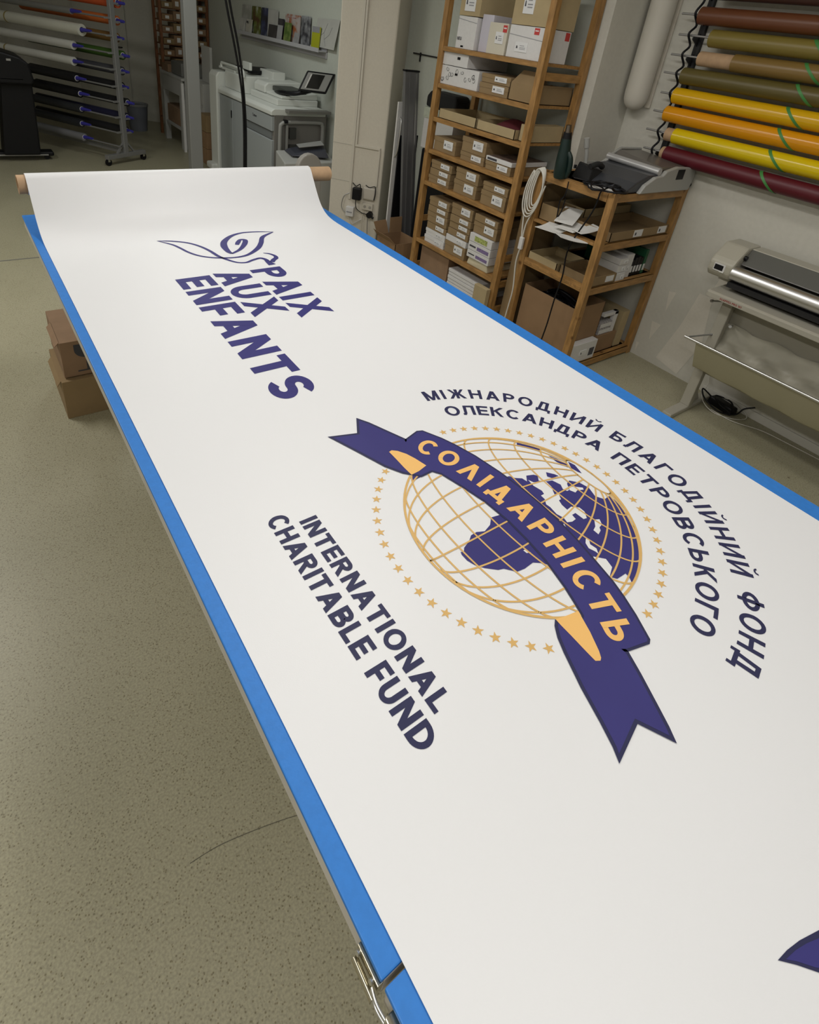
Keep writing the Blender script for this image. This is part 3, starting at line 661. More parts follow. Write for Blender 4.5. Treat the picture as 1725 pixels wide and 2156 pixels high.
# fourth board: open trays, red cloth
tray('open_tray', 'shallow tan cardboard tray at the left end of the fourth board', 2.955, 3.33, 3.075, 3.475, 1.3555, 1.42, M_CARD2, GRK, 'tray')
tray('open_tray', 'shallow tan cardboard tray with red cloth in it, on the fourth board', 2.955, 3.33, 2.70, 3.060, 1.3555, 1.418, M_CARD2, GRK, 'tray')
tray('open_tray', 'tan cardboard tray at the right end of the fourth board', 2.99, 3.33, 2.615, 2.692, 1.3555, 1.46, M_CARD2, GRK, 'tray')
cl = MB(); N = 12; vs = []; fs = []
for j in range(N + 1):
    for i in range(N + 1):
        a, b_ = i / N, j / N; vs.append((2.975 + .30 * a, 2.73 + .28 * b_, 1.372 + .07 * math.sin(PI * a) * math.sin(PI * b_) + .012 * math.sin(9 * a + 5 * b_) * math.sin(PI * a)))
for j in range(N):
    for i in range(N): q = j * (N + 1) + i; fs.append((q, q + 1, q + N + 2, q + N + 1))
cl.add(vs, fs, True)
tag(cl.build('red_cloth', mat('dark_red_cloth', (.10, .012, .018), .85, bump=.3, scale=90), solid=.01), 'crumpled dark red cloth lying in the tray on the fourth board', 'cloth')
# fifth board
rr = carton('carton', 'white carton with tiny black label, upper left on the fifth board', XF, 3.34, 3.25, 3.515, 1.712, 1.795, M_WHITEC, GRK, lid=False)
MB().box(XF - .0015, XF, 3.33, 3.36, 1.755, 1.772).build('black_label', M_BLACK, rr)
rr = carton('carton', 'white carton patterned with black loops, lower left on the fifth board', XF, 3.34, 3.12, 3.515, 1.586, 1.708, M_WHITEC, GRK, lid=False)
k = MB()
for i in range(13):
    yy = 3.15 + .35 * random.random(); zz = 1.605 + .085 * random.random(); rx = .008 + .006 * random.random(); an = random.uniform(0, PI)
    pts = [(XF - .0025, yy + rx * math.cos(t) * math.cos(an) - .014 * math.sin(t) * math.sin(an), zz + rx * math.cos(t) * math.sin(an) + .014 * math.sin(t) * math.cos(an)) for t in [q * 2 * PI / 10 for q in range(10)]]
    k.tube(pts, .0012, 4)
k.build('loop_pattern', M_INK, rr)
MB().box(XF - .0035, XF, 3.335, 3.36, 1.655, 1.668).build('black_label', M_BLACK, rr)
stack(2.83, 3.095, [1.71, 1.655, 1.585], [B, B], 'middle stack, tall rack fifth board')
rr = tray('open_carton', 'large brown carton with a raised flap, right end of the fifth board', 2.955, 3.34, 2.625, 2.82, 1.586, 1.69, M_CARD, GRK, 'box')
fl = MB(); fl.hexa([(2.955, 2.63, 1.69), (2.959, 2.63, 1.69), (2.959, 2.815, 1.69), (2.955, 2.815, 1.69)], [(3.03, 2.65, 1.765), (3.034, 2.65, 1.765), (3.034, 2.80, 1.765), (3.03, 2.80, 1.765)])
fl.box(3.0, 3.335, 2.622, 2.628, 1.69, 1.70); fl.build('flap', M_CARD, rr)
# top board
def logo_red(root, x, y0, y1, z0, z1):
    MB().box(x - .0015, x, y0, y1, z0, z1).build('red_logo_patch', M_RED, root)
    k = MB(); k.box(x - .002, x - .0016, y0 + (y1 - y0) * .15, y0 + (y1 - y0) * .85, z0 + (z1 - z0) * .5, z0 + (z1 - z0) * .68); k.build('white_lettering', M_LABEL, root)
rr = carton('carton', 'white carton marked NEU at the left end of the top board', XF, 3.30, 3.22, 3.405, 1.826, 2.02, M_WHITEC, GRK, lid=False)
k = MB(); text_mb(k, 'NEU', .2, .14, lambda a, b: (XF - .002, 3.395 - .045 * a, 1.876 + .020 * b)); k.build('lettering', M_INK, rr)
MB().box(XF - .002, XF, 3.325, 3.35, 1.835, 1.846).build('black_label', M_BLACK, rr)
k = MB(); k.beam((XF - .001, 3.405, 2.005), (XF - .001, 3.22, 1.985), .0015, .003); k.build('flap_edge', M_INKG, rr)
carton('carton', 'tan carton with a white address label, standing on the NEU carton', XF, 3.3, 3.21, 3.41, 2.024, 2.25, M_CARD2, GRK, sticker=(.25, .75, .12, .6), lid=False)
rr = carton('carton', 'lilac-white flat carton standing upright behind the beige-white one', XF + .03, 3.34, 3.10, 3.205, 1.826, 2.045, mat('lilac_card', (.55, .53, .60), .6), GRK, lid=False)
rr = carton('carton', 'narrow beige-white carton with a red logo patch on the top board', XF - .005, 3.30, 2.925, 3.090, 1.826, 2.005, mat('beige_white_card', (.60, .56, .46), .6), GRK, sticker=(.42, .85, .35, .72), lid=False)
logo_red(rr, XF - .005, 2.93, 2.965, 1.955, 1.995)
rr = carton('carton', 'wide white carton with two red logo patches, right end of the top board', XF, 3.20, 2.63, 2.910, 1.826, 2.005, M_WHITEC, GRK, sticker=(.25, .62, .2, .5), lid=False)
logo_red(rr, XF, 2.665, 2.705, 1.965, 2.0)
MB().box(3.15, 3.19, 2.6285, 2.63, 1.955, 2.0).build('red_logo_patch', M_RED, rr)
k = MB(); k.beam((XF - .001, 2.905, 1.955), (XF - .001, 2.63, 1.935), .0015, .003); k.build('flap_edge', M_INKG, rr)
carton('carton', 'large tan carton with white label, standing on the wide white carton', XF, 3.21, 2.625, 2.912, 2.008, 2.25, M_CARD2, GRK, sticker=(.28, .58, .25, .7), lid=False)
# below the lowest board
carton('carton', 'dark brown carton on the floor under the rack, left side', 2.99, 3.36, 3.14, 3.49, 0.001, .37, MCD, lid=False)
carton('carton', 'low brown carton on the floor under the rack, carrying white boards', 2.96, 3.36, 2.70, 3.12, 0.001, .17, MCD, lid=False)
for i in range(5):
    tag(MB().box(2.965 + .004 * (i % 2), 3.34, 2.74 - .004 * (i % 3), 3.10, .173 + i * .028, .197 + i * .028).build('foam_board', M_WHITEC, bevel=.002),
        'flat white board under the rack, %s of the five' % ['lowest', 'second from bottom', 'middle', 'second from top', 'topmost'][i], 'board', 'white boards under the pine rack')
# tall flattened cartons between the two racks
rr = empty('tall_carton', (3.13, 2.525, 0), 'tall narrow brown carton standing between the two pine racks', 'box')
MB().box(3.03, 3.33, 2.475, 2.555, 0, 1.12).build('body', M_CARD, rr, bevel=.003)
MB().box(3.022, 3.335, 2.471, 2.559, 1.0, 1.127).build('lid', M_CARD, rr, bevel=.003)
tag(MB().box(2.885, 2.925, 2.59, 2.72, 0, .345).build('short_carton', M_CARD2, bevel=.003), 'short narrow carton standing on the floor against the tall rack right post', 'box')

# things in the niche behind the rack
tag(MB().box(3.25, 3.39, 3.62, 3.99, 0, 1.03).build('black_case', M_BLACK, bevel=.02), 'large black case standing at the niche wall behind the tall rack', 'case')
rr = empty('white_carton', (3.25, 3.9, 1.03), 'white carton with greenish lid on the black case behind the tall rack', 'box')
MB().box(3.245, 3.385, 3.62, 4.0, 1.031, 1.27).build('body', M_WHITEC, rr, bevel=.003); MB().box(3.24, 3.39, 3.61, 4.01, 1.27, 1.355).build('lid', mat('pale_green_card', (.52, .56, .46), .7, var=.1, scale=30), rr, bevel=.003)
bgm = MB(); bgm.prism([(3.62, 1.36), (3.99, 1.36), (3.99, 1.44), (3.95, 1.485), (3.64, 1.485), (3.62, 1.46)], 'x', 3.235, 3.385)
tag(bgm.build('black_bag', mat('black_fabric', (.012, .012, .013), .9), bevel=.02), 'flat black bag lying on the white carton behind the tall rack', 'bag')
sw = MB(); sw.box(3.385, 3.399, 4.05, 4.44, 1.712, 1.722); sw.box(3.388, 3.399, 4.34, 4.35, 1.66, 1.73)
tag(sw.build('wall_rail', M_BLACKM), 'thin black rail fixed on the wall left of the tall rack', 'rail')
def lean(mb, x0, x1, y0, y1, z0, z1, sx):
    return mb.hexa([(x0 + sx * z0, y0, z0), (x1 + sx * z0, y0, z0), (x1 + sx * z0, y1, z0), (x0 + sx * z0, y1, z0)], [(x0 + sx * z1, y0, z1), (x1 + sx * z1, y0, z1), (x1 + sx * z1, y1, z1), (x0 + sx * z1, y1, z1)])
M_ALU = mat('dull_aluminium', (.20, .20, .205), .45, metal=.4)
rr = empty('aluminium_profile', (3.28, 4.05, 0), 'tall grey aluminium profile leaning beside the column', 'profile')
b = MB(); lean(b, 3.215, 3.355, 4.04, 4.07, 0, 1.60, -.118); b.build('body', M_ALU, rr, bevel=.002)
b = MB(); lean(b, 3.255, 3.270, 4.032, 4.041, 0, 1.59, -.118); b.build('ridge', M_ALU, rr)
b = MB(); lean(b, 3.318, 3.328, 4.030, 4.041, 0, 1.59, -.118); b.build('ridge', M_GREYM, rr)
b = MB(); lean(b, 3.212, 3.358, 4.035, 4.075, 1.60, 1.612, -.118); b.build('end_cap', M_BLACK, rr)
b = MB(); lean(b, 3.105, 3.30, 4.10, 4.112, 0, 1.10, -.012)
tag(b.build('leaning_black_board', M_BLACK), 'narrow black panel leaning between the column and the grey profile', 'panel')
b = MB(); lean(b, 3.075, 3.16, 4.125, 4.140, 0, 1.36, -.012)
rr = tag(b.build('leaning_white_board', M_WHITEC), 'narrow white board with metal handle leaning at the column', 'board')
b = MB(); b.tube(smooth_path([(3.09, 4.125, 1.24), (3.08, 4.09, 1.20), (3.07, 4.085, .98), (3.075, 4.125, .92)]), .006, 8); b.build('handle', M_CHROME, rr)
# open carton at the foot of the column
oc = empty('open_carton', (3.03, 3.82, 0), 'open brown carton with raised flaps on the floor beside the tall rack', 'box')
b = MB()
for q in ((2.86, 2.864, 3.68, 3.96), (3.116, 3.12, 3.68, 3.96), (2.86, 3.12, 3.68, 3.684), (2.86, 3.12, 3.956, 3.96)): b.box(*q, 0, .30)
b.box(2.86, 3.12, 3.68, 3.96, 0, .004); b.build('body', M_CARDR, oc)
b = MB(); b.hexa([(2.86, 3.956, .30), (2.98, 3.956, .30), (2.98, 3.96, .30), (2.86, 3.96, .30)], [(2.84, 4.0, .40), (2.97, 4.0, .41), (2.97, 4.004, .41), (2.84, 4.004, .40)]); b.build('flap', M_CARDR, oc)
b = MB(); b.hexa([(2.99, 3.956, .30), (3.12, 3.956, .30), (3.12, 3.96, .30), (2.99, 3.96, .30)], [(3.0, 3.98, .43), (3.13, 3.98, .43), (3.13, 3.984, .43), (3.0, 3.984, .43)]); b.build('flap', M_CARDR, oc)
b = MB(); b.hexa([(2.856, 3.68, .30), (2.86, 3.68, .30), (2.86, 3.96, .30), (2.856, 3.96, .30)], [(2.80, 3.70, .36), (2.804, 3.70, .36), (2.804, 3.94, .36), (2.80, 3.94, .36)]); b.build('flap', M_CARDR, oc)

# ------------------------------------------------------------------ column fittings
def cbox(mb, s0, s1, z0, z1, d0, d1): return mb.hexa([cf(s0, z0, d0), cf(s1, z0, d0), cf(s1, z0, d1), cf(s0, z0, d1)], [cf(s0, z1, d0), cf(s1, z1, d0), cf(s1, z1, d1), cf(s0, z1, d1)])
M_TRUNK = mat('trunking_plastic', (.60, .56, .48), .5)
b = MB(); cbox(b, .188, .212, .44, 3.1, 0, .012); tag(b.build('cable_duct', M_TRUNK, bevel=.002), 'long thin cable duct running down the middle of the column', 'cable duct')
b = MB(); cbox(b, .216, .234, .935, 3.1, 0, .014); cbox(b, .216, .452, .920, .940, 0, .014); cbox(b, .438, .455, .60, .920, 0, .014)
tag(b.build('cable_duct', M_TRUNK, bevel=.002), 'cable duct that turns sideways then down to the column sockets', 'cable duct')
for z in (.925, .60):
    b = MB(); cbox(b, .0, .186, z - .002, z + .002, 0, .0015); o = b.build('trim_2', mat('column_seam_filler', (.42, .40, .35), .8)); o['kind'] = 'structure'  # horizontal panel seams across the column face
rr = empty('power_adapter', cf(.277, .45), 'black power adapter plugged in on the column, left of the square switch', 'adapter')
b = MB(); cbox(b, .236, .318, .455, .565, .0, .055); b.build('body', M_BLACK, rr, bevel=.008)
rr = empty('junction_box', cf(.39, .47), 'square grey-beige junction box on the column beside the black adapter', 'junction box')
b = MB(); cbox(b, .335, .448, .470, .582, 0, .03); b.build('cover', mat('grey_beige_plastic', (.50, .46, .40), .5), rr, bevel=.012)
rr = empty('wall_socket', cf(.385, .37), 'beige double wall socket under the junction box on the column', 'socket')
b = MB(); cbox(b, .335, .436, .370, .435, 0, .02); b.build('plate', M_TRUNK, rr, bevel=.004)
for s in (.36, .41):
    b = MB(); b.tube([cf(s, .402, .02), cf(s, .402, .0215)], .014, 16); b.build('socket_well', mat('dim_plastic', (.35, .33, .29), .6), rr)
rr = empty('white_adapter', cf(.22, .28), 'white boxy charger plugged in low on the column, left of the sockets', 'adapter')
b = MB(); cbox(b, .186, .262, .290, .378, 0, .05); b.build('body', M_WHITEC, rr, bevel=.004)
b = MB(); cbox(b, .196, .25, .325, .337, .05, .051); b.build('printed_text', M_INKG, rr)
rr = empty('plug', cf(.415, .31), 'black round plug below the sockets on the column', 'plug')
b = MB(); b.tube([cf(.415, .335, 0), cf(.415, .335, .045)], .028, 12); b.tube([cf(.43, .325, .03), cf(.458, .31, .03)], .011, 8); b.build('body', M_BLACK, rr)
for i, (pts, m, lab) in enumerate((
    ([cf(.20, .50, .012), cf(.15, .46, .02), (cf(.135, .36, .02)), cf(.19, .30, .02)], M_GREYM, 'thin grey cable looping left of the black adapter on the column'),
    ([cf(.225, .60, .015), cf(.26, .575, .02), cf(.30, .60, .03), cf(.31, .55, .04)], M_BLACK, 'short black cable curling above the black adapter'),
    ([cf(.27, .455, .03), cf(.28, .38, .03), cf(.33, .34, .02), cf(.40, .335, .03)], M_BLACK, 'black cable hanging from the black adapter to the plug'),
    ([cf(.35, .60, .015), cf(.39, .585, .02), cf(.44, .60, .02), cf(.452, .55, .03), cf(.445, .48, .035)], M_BLACK, 'black cable along the right edge of the junction box'),
    ([cf(.36, .36, .02), cf(.345, .30, .02), cf(.35, .1, .02)], M_TRUNK, 'pale cable running from the socket down to the floor'),
    ([cf(.40, .31, .02), cf(.40, .25, .02), cf(.41, .1, .02)], M_GREYM, 'grey cable running from the black plug down to the floor'),
    ([cf(.225, .29, .02), cf(.25, .22, .02), cf(.3, .25, .02), cf(.34, .28, .02)], M_WHITEC, 'white cable curving from the white charger toward the sockets'))):
    b = MB(); b.tube(smooth_path(pts), .004, 8); tag(b.build('cable', m), lab, 'cable')

# ------------------------------------------------------------------ small pine rack
sr = empty('wooden_shelf_rack', (3.4, 2.17, 0), 'low pine shelf rack in the corner with a binding machine on top', 'shelf rack')
SX0, SX1, SY0, SY1 = 2.985, 3.79, 1.875, 2.455
for xx in (SX0, SX1 - .045):
    for yy in (SY0, SY1 - .045): MB().box(xx, xx + .045, yy, yy + .045, 0, 1.235).build('post', M_PINE, sr, bevel=.002)
for z in (.06, .635, .925, 1.225):
    b = MB(); b.box(SX0 + .002, SX1 - .002, SY0 + .047, SY1 - .047, z - .018, z); b.box(SX0 + .046, SX1 - .046, SY0 + .006, SY1 - .006, z - .018, z)
    b.box(SX0 + .046, SX1 - .046, SY0 + .002, SY0 + .016, z - .045, z); b.build('shelf', M_PINEX, sr, bevel=.001)
for z in (.655, .10): MB().box(SX0 + .004, SX0 + .022, SY0 + .046, SY1 - .046, z - .05, z).build('side_rail', M_PINEY, sr)
MB().box(SX0 - .002, SX0 + .020, SY0 + .046, SY1 - .046, 1.175, 1.2255).build('side_rail', M_PINEY, sr)
GRS = 'cartons on the low pine rack'
# top contents
hg = empty('heat_gun', (2.98, 2.27, 1.2255), 'dark green heat gun standing upright on the low rack corner', 'heat gun')
M_GRN = mat('dark_green_plastic', (.006, .020, .017), .4)
b = MB(); b.tube([(2.98, 2.28, 1.226), (2.975, 2.28, 1.25), (2.965, 2.28, 1.33), (2.958, 2.28, 1.40), (2.952, 2.28, 1.455)], [.040, .044, .040, .034, .028], 20); b.build('body', M_GRN, hg)
b = MB(); b.tube([(2.952, 2.28, 1.455), (2.948, 2.28, 1.49)], [.028, .024], 20); b.build('collar', M_BLACK, hg)
b = MB(); b.tube([(2.948, 2.28, 1.49), (2.943, 2.28, 1.53)], [.019, .015], 18); b.build('nozzle', mat('burnt_steel', (.20, .17, .14), .35, metal=1), hg)
b = MB(); b.tube(smooth_path([(2.965, 2.255, 1.38), (2.972, 2.232, 1.345), (2.98, 2.228, 1.28), (2.985, 2.245, 1.2375)]), .016, 12); b.build('handle', M_GRN, hg)
b = MB(); b.box(2.985, 3.0, 2.195, 2.205, 1.30, 1.32); b.build('switch', M_BLACK, hg)
cl = MB(); cl.hexa([(3.06, 2.13, 1.2265), (3.22, 2.12, 1.2265), (3.24, 2.26, 1.2265), (3.07, 2.27, 1.2265)], [(3.08, 2.14, 1.31), (3.20, 2.14, 1.29), (3.21, 2.24, 1.30), (3.09, 2.25, 1.33)])
cl.tube(smooth_path([(3.07, 2.15, 1.32), (3.13, 2.14, 1.335), (3.19, 2.15, 1.315)]), .018, 8)
tag(cl.build('black_cloth', mat('black_cloth', (.012, .012, .012), .9), bevel=.015), 'crumpled black cloth between the heat gun and the binding machine', 'cloth')
bm_ = empty('binding_machine', (3.42, 2.06, 1.2255), 'grey comb binding machine with a raised lever on the low rack', 'binding machine')
M_BG = mat('binder_grey', (.36, .36, .34), .4); M_BD = mat('binder_dark', (.045, .048, .055), .3)
b = MB(); b.prism([(3.08, 1.2262), (3.74, 1.2262), (3.74, 1.29), (3.45, 1.335), (3.30, 1.325), (3.18, 1.285), (3.10, 1.245)], 'y', 1.885, 2.245); b.build('base', M_BD, bm_, bevel=.008)
b = MB(); b.prism([(3.20, 1.2262), (3.75, 1.2262), (3.775, 1.31), (3.755, 1.365), (3.55, 1.375), (3.43, 1.352), (3.40, 1.325), (3.33, 1.318), (3.24, 1.275)], 'y', 1.858, 1.886); b.build('side_cover', M_BG, bm_, bevel=.006)
b = MB(); b.prism([(3.20, 1.2262), (3.75, 1.2262), (3.775, 1.31), (3.755, 1.375), (3.43, 1.365), (3.24, 1.28)], 'y', 2.243, 2.268); b.build('side_cover', M_BG, bm_, bevel=.006)
b = MB(); b.tube([(3.385, 1.880, 1.345), (3.385, 2.26, 1.355)], .022, 14); b.build('handle_bar', mat('silver_plastic', (.50, .50, .50), .3, metal=.4), bm_)
b = MB(); b.tube([(3.40, 2.255, 1.36), (3.50, 2.26, 1.40), (3.72, 2.255, 1.395)], .010, 8); b.build('rim', M_BG, bm_)
b = MB(); b.hexa([(3.42, 1.89, 1.350), (3.73, 1.89, 1.350), (3.73, 2.25, 1.355), (3.42, 2.25, 1.355)], [(3.43, 1.90, 1.366), (3.72, 1.90, 1.366), (3.70, 2.24, 1.395), (3.45, 2.24, 1.395)]); b.build('paper_cover', mat('smoky_plastic', (.13, .12, .105), .3), bm_, bevel=.005)
b = MB(); b.tube([(3.20, 2.28, 1.30), (3.19, 2.285, 1.36), (3.18, 2.29, 1.40)], [.012, .012, .014], 8); b.tube([(3.18, 2.29, 1.40), (3.165, 2.295, 1.455)], [.018, .018], 8); b.box(3.19, 3.30, 2.268, 2.285, 1.27, 1.32); b.build('lever', M_BG, bm_)
b = MB(); b.box(3.55, 3.63, 1.8565, 1.859, 1.30, 1.36); b.build('side_slot', M_BLACK, bm_)
pl = MB(); pl.box(3.0, 3.12, 1.93, 2.10, 1.2258, 1.2262 + .001); pl.box(3.06, 3.14, 1.90, 2.0, 1.2275, 1.2295)
tag(pl.build('paper_sheet', M_PAPER), 'small loose paper sheets under the cable coil on the low rack', 'paper')
b = MB(); pts = []
for k in range(64):
    a = k * 2 * PI / 12.0; r0 = .085 + .035 * math.sin(k * .7) + .025 * math.sin(k * 1.9)
    pts.append((3.04 + r0 * 1.2 * math.cos(a), 1.99 + r0 * math.sin(a) * 1.05, 1.236 + .003 * (k % 9) + .0015 * math.sin(k)))
pts = [(3.02, 2.21, 1.24)] + pts + [(2.985, 1.97, 1.245), (2.968, 1.965, 1.215), (2.968, 1.98, 1.10), (2.965, 2.07, .85), (2.965, 2.06, .66), (2.955, 2.065, .5), (2.955, 2.07, .3), (2.96, 2.09, .12)]
b.tube(smooth_path(pts, 5), .0048, 6)
tag(b.build('black_cable', M_BLACK), 'tangled black power cable on the low rack, hanging down its left side', 'cable')
b = MB(); b.tube(smooth_path([(3.77, 1.93, 1.26), (3.79, 1.90, 1.285), (3.785, 1.87, 1.26), (3.765, 1.868, 1.245)]), .0035, 6)
tag(b.build('cable_loop', M_BLACK), 'small black cable loop at the right end of the binding machine', 'cable')
b = MB(); b.tube(smooth_path([(2.968, 2.20, 1.22), (2.966, 2.20, 1.14), (2.966, 2.225, 1.09), (2.966, 2.215, 1.0), (2.966, 2.195, 1.04), (2.966, 2.19, 1.12)]), .0035, 6)
tag(b.build('thin_cable', M_BLACK), 'thin dark cable dangling from the heat gun over the rack edge', 'cable')
# white extension cord hung on the far left post
b = MB()
loops = []
for k in range(5):
    w = .035 + .008 * k; c = 2.405 + .006 * k
    for j in range(12):
        a = 2 * PI * j / 12 + PI / 2
        loops.append((2.966 - .003 * k, c + w * math.cos(a) + .012 * (1 - math.sin(a)), 1.13 - .012 * k + (.125 + .008 * k) * math.sin(a)))
loops += [(2.965, 2.49, 1.02), (2.962, 2.475, .90), (2.962, 2.455, .78)]
b.tube(smooth_path(loops, 4), .0048, 8)
b.tube(smooth_path([(2.962, 2.36, 1.15), (2.962, 2.40, 1.0), (2.96, 2.44, .88), (2.962, 2.447, .78)]), .0048, 8)
rr = empty('extension_cord', (2.965, 2.44, 0.4), 'white extension cord coiled over the left post of the low rack', 'cord')
b.build('coil', mat('white_cord', (.62, .60, .54), .5), rr)
MB().box(2.952, 2.972, 2.43, 2.462, .70, .785).build('connector', M_WHITEC, rr, bevel=.004)
b = MB(); b.tube(smooth_path([(2.96, 2.445, .70), (2.958, 2.45, .6), (2.955, 2.42, .42), (2.955, 2.425, .28), (2.955, 2.44, .05)]), .0048, 8); b.build('lower_cable', MATS['white_cord'], rr)

# board at .925
def tagc(*a, **k): return carton(*a, **k)
tr = tray('open_tray', 'brown cardboard tray with two white labels, front of the low rack upper board', 3.10, 3.74, 1.895, 2.18, .9255, .985, M_CARD, GRS)
for x in (3.345, 3.62):
    MB().box(x, x + .095, 1.8935, 1.895, .937, .982).build('label_sticker', M_LABEL, tr); MB().box(x + .012, x + .027, 1.8928, 1.8934, .948, .966).build('printed_mark', M_INK, tr)
tr = tray('open_tray', 'brown cardboard tray behind the labelled tray on the low rack upper board', 3.20, 3.72, 2.19, 2.40, .9255, 1.035, M_CARD2, GRS)
dv = MB(); dv.box(3.38, 3.50, 1.90, 1.902, .932, .99)
rr = tray('open_carton', 'small brown open carton behind the loose white papers on the low rack', 3.02, 3.19, 2.26, 2.40, .9255, 1.03, M_CARD, GRS)
pap = [(2.93, 2.20, .9275, .20, .15, 14, 0, 'lowest white envelope jutting out of the low rack upper board'),
       (2.92, 2.05, .9330, .19, .12, -24, -.03, 'white envelope with dark fold jutting furthest toward the camera'),
       (3.02, 2.13, .9420, .18, .13, 8, .02, 'white sheet lying across the envelopes on the low rack'),
       (3.04, 2.03, .9500, .16, .09, -12, .03, 'small white sheet topmost right of the envelope pile'),
       (3.06, 2.20, .9640, .19, .12, 22, .06, 'curled white sheet at the back of the envelope pile')]
for i, (x, y, z, a, c, rot, tilt, lab) in enumerate(pap):
    ang = math.radians(rot); ux_, uy_ = math.cos(ang), math.sin(ang); n = 8; vs = []; fs = []
    for q in range(n + 1):
        t = q / n - .5
        for w_ in (-.5, .5):
            vs.append((x + t * a * ux_ - w_ * c * uy_, y + t * a * uy_ + w_ * c * ux_, z + tilt * (t + .5) + .010 * (1 - math.cos(2.5 * t)) + .001))
    for q in range(n): fs.append((2 * q, 2 * q + 1, 2 * q + 3, 2 * q + 2))
    b = MB(); b.add(vs, fs, True)
    tag(b.build('paper_sheet', M_PAPER, solid=.003), lab, 'paper', 'loose papers on the low rack')
# board at .635
tr = tray('open_tray', 'brown cardboard tray with white label, front left on the low rack middle board', 3.03, 3.30, 1.895, 2.14, .6355, .70, M_CARD, GRS)
MB().box(3.19, 3.275, 1.8935, 1.895, .652, .692).build('label_sticker', M_LABEL, tr)
tray('open_tray', 'pale shallow cardboard tray at the left edge of the low rack middle board', 3.01, 3.30, 2.155, 2.40, .6355, .70, M_CARD2, GRS)
for i, (x0, x1, z0, z1, lab) in enumerate(((3.20, 3.37, .7475, .79, 'white carton with small print, topmost of three'), (3.205, 3.375, .6925, .745, 'white carton with small print, middle of three'), (3.31, 3.38, .6360, .690, 'white carton with small print, lowest of three'))):
    y0 = 1.90 if i != 1 else 1.905
    y1 = 2.12
    if i < 2: x0 = 3.31
    carton('carton', lab + ' on the low rack middle board', x0, x1 + .03, y0, y1, z0, z1, M_WHITEC, GRS, sticker=(.55, .9, .2, .7), face='y', lid=False)
carton('carton', 'tall white carton beside three stacked ones on the low rack middle board', 3.415, 3.49, 1.92, 2.12, .6360, .80, M_WHITEC, GRS, sticker=(.3, .7, .3, .5), face='y', lid=False)
M_DG = mat('green_print_box', (.015, .10, .045), .5)
for i, (x0, h, m, nm) in enumerate(((3.50, .11, M_BLACK, 'leftmost black'), (3.535, .125, M_BLACK, 'second black'), (3.57, .13, M_BLACK, 'third black'), (3.605, .12, M_BLACK, 'rightmost black'), (3.645, .17, M_DG, 'tall green'))):
    rr = empty('ink_box', (x0 + .016, 1.99, .6355), '%s box with white label, right end of the low rack middle board' % nm, 'box', GRS)
    MB().box(x0, x0 + .031, 1.93, 2.08, .6358, .6358 + h).build('body', m, rr, bevel=.001); MB().box(x0 + .004, x0 + .026, 1.9285, 1.93, .66, .705).build('label_sticker', M_LABEL, rr)
rr = empty('ink_box', (3.6, 2.16, .6355), 'dark green carton lying behind the black boxes on the low rack', 'box', GRS)
MB().box(3.50, 3.72, 2.10, 2.30, .6358, .86).build('body', M_DG, rr, bevel=.002); MB().box(3.52, 3.62, 2.0985, 2.10, .76, .85).build('label_sticker', M_LABEL, rr)
# lower deck
bb = empty('open_carton', (3.15, 2.13, .06), 'big open brown carton of black cables in the bottom of the low rack', 'box')
b = MB(); z0, z1 = .0608, .462
for q in ((3.035, 3.039, 1.945, 2.39), (3.36, 3.364, 1.945, 2.39), (3.035, 3.364, 1.945, 1.949), (3.035, 3.364, 2.386, 2.39)): b.box(*q, z0, z1)
b.box(3.035, 3.364, 1.945, 2.39, z0, z0 + .004)
b.build('body', M_CARDR, bb)
b = MB(); b.tube(smooth_path([(3.1 + .22 * random.random(), 2.0 + .33 * random.random(), .36 + .07 * random.random()) for _ in range(26)], 6), .012, 7)
tag(b.build('cable_tangle', M_BLACK), 'tangle of black cables and plugs filling the big brown carton', 'cables')
rr = carton('carton', 'white printed carton with barcode, in front of the big open brown carton', 3.06, 3.33, 1.893, 1.942, .0608, .205, M_WHITEC, GRS, sticker=(.35, .62, .35, .62), face='y', lid=False)
k = MB()
for q in range(9): k.box(3.26 + q * .006, 3.263 + q * .006, 1.8915, 1.893, .09, .15)
k.build('barcode', M_INK, rr)
carton('carton', 'brown carton right of the big open carton, bottom of the low rack', 3.375, 3.60, 1.93, 2.36, .0608, .195, M_CARDR, GRS, lid=False)
for i, z in enumerate((.197, .245)):
    rr = empty('carton', (3.46, 2.05, z), 'white carton with dense grey print, %s of two on the brown carton' % ('lower', 'upper')[i], 'box', GRS)
    MB().box(3.385, 3.52, 1.94, 2.15, z, z + .046).build('body', mat('grey_printed_card', (.36, .34, .34), .7, var=.5, scale=150), rr, bevel=.001)
    MB().box(3.39, 3.515, 1.938, 1.94, z + .008, z + .036).build('printed_band', M_WHITEC, rr)
fr = MB(); fr.box(3.525, 3.565, 1.94, 1.97, .197, .36); fr.box(3.40, 3.565, 1.94, 1.97, .335, .36)
tag(fr.build('foam_corner', M_WHITEC, bevel=.002), 'white angled foam frame around the grey printed cartons', 'foam')
tag(MB().box(3.62, 3.70, 1.93, 2.2, .0608, .34).build('tall_carton', M_CARD2, bevel=.002), 'upright tan carton at the right end of the low rack bottom', 'box', GRS)

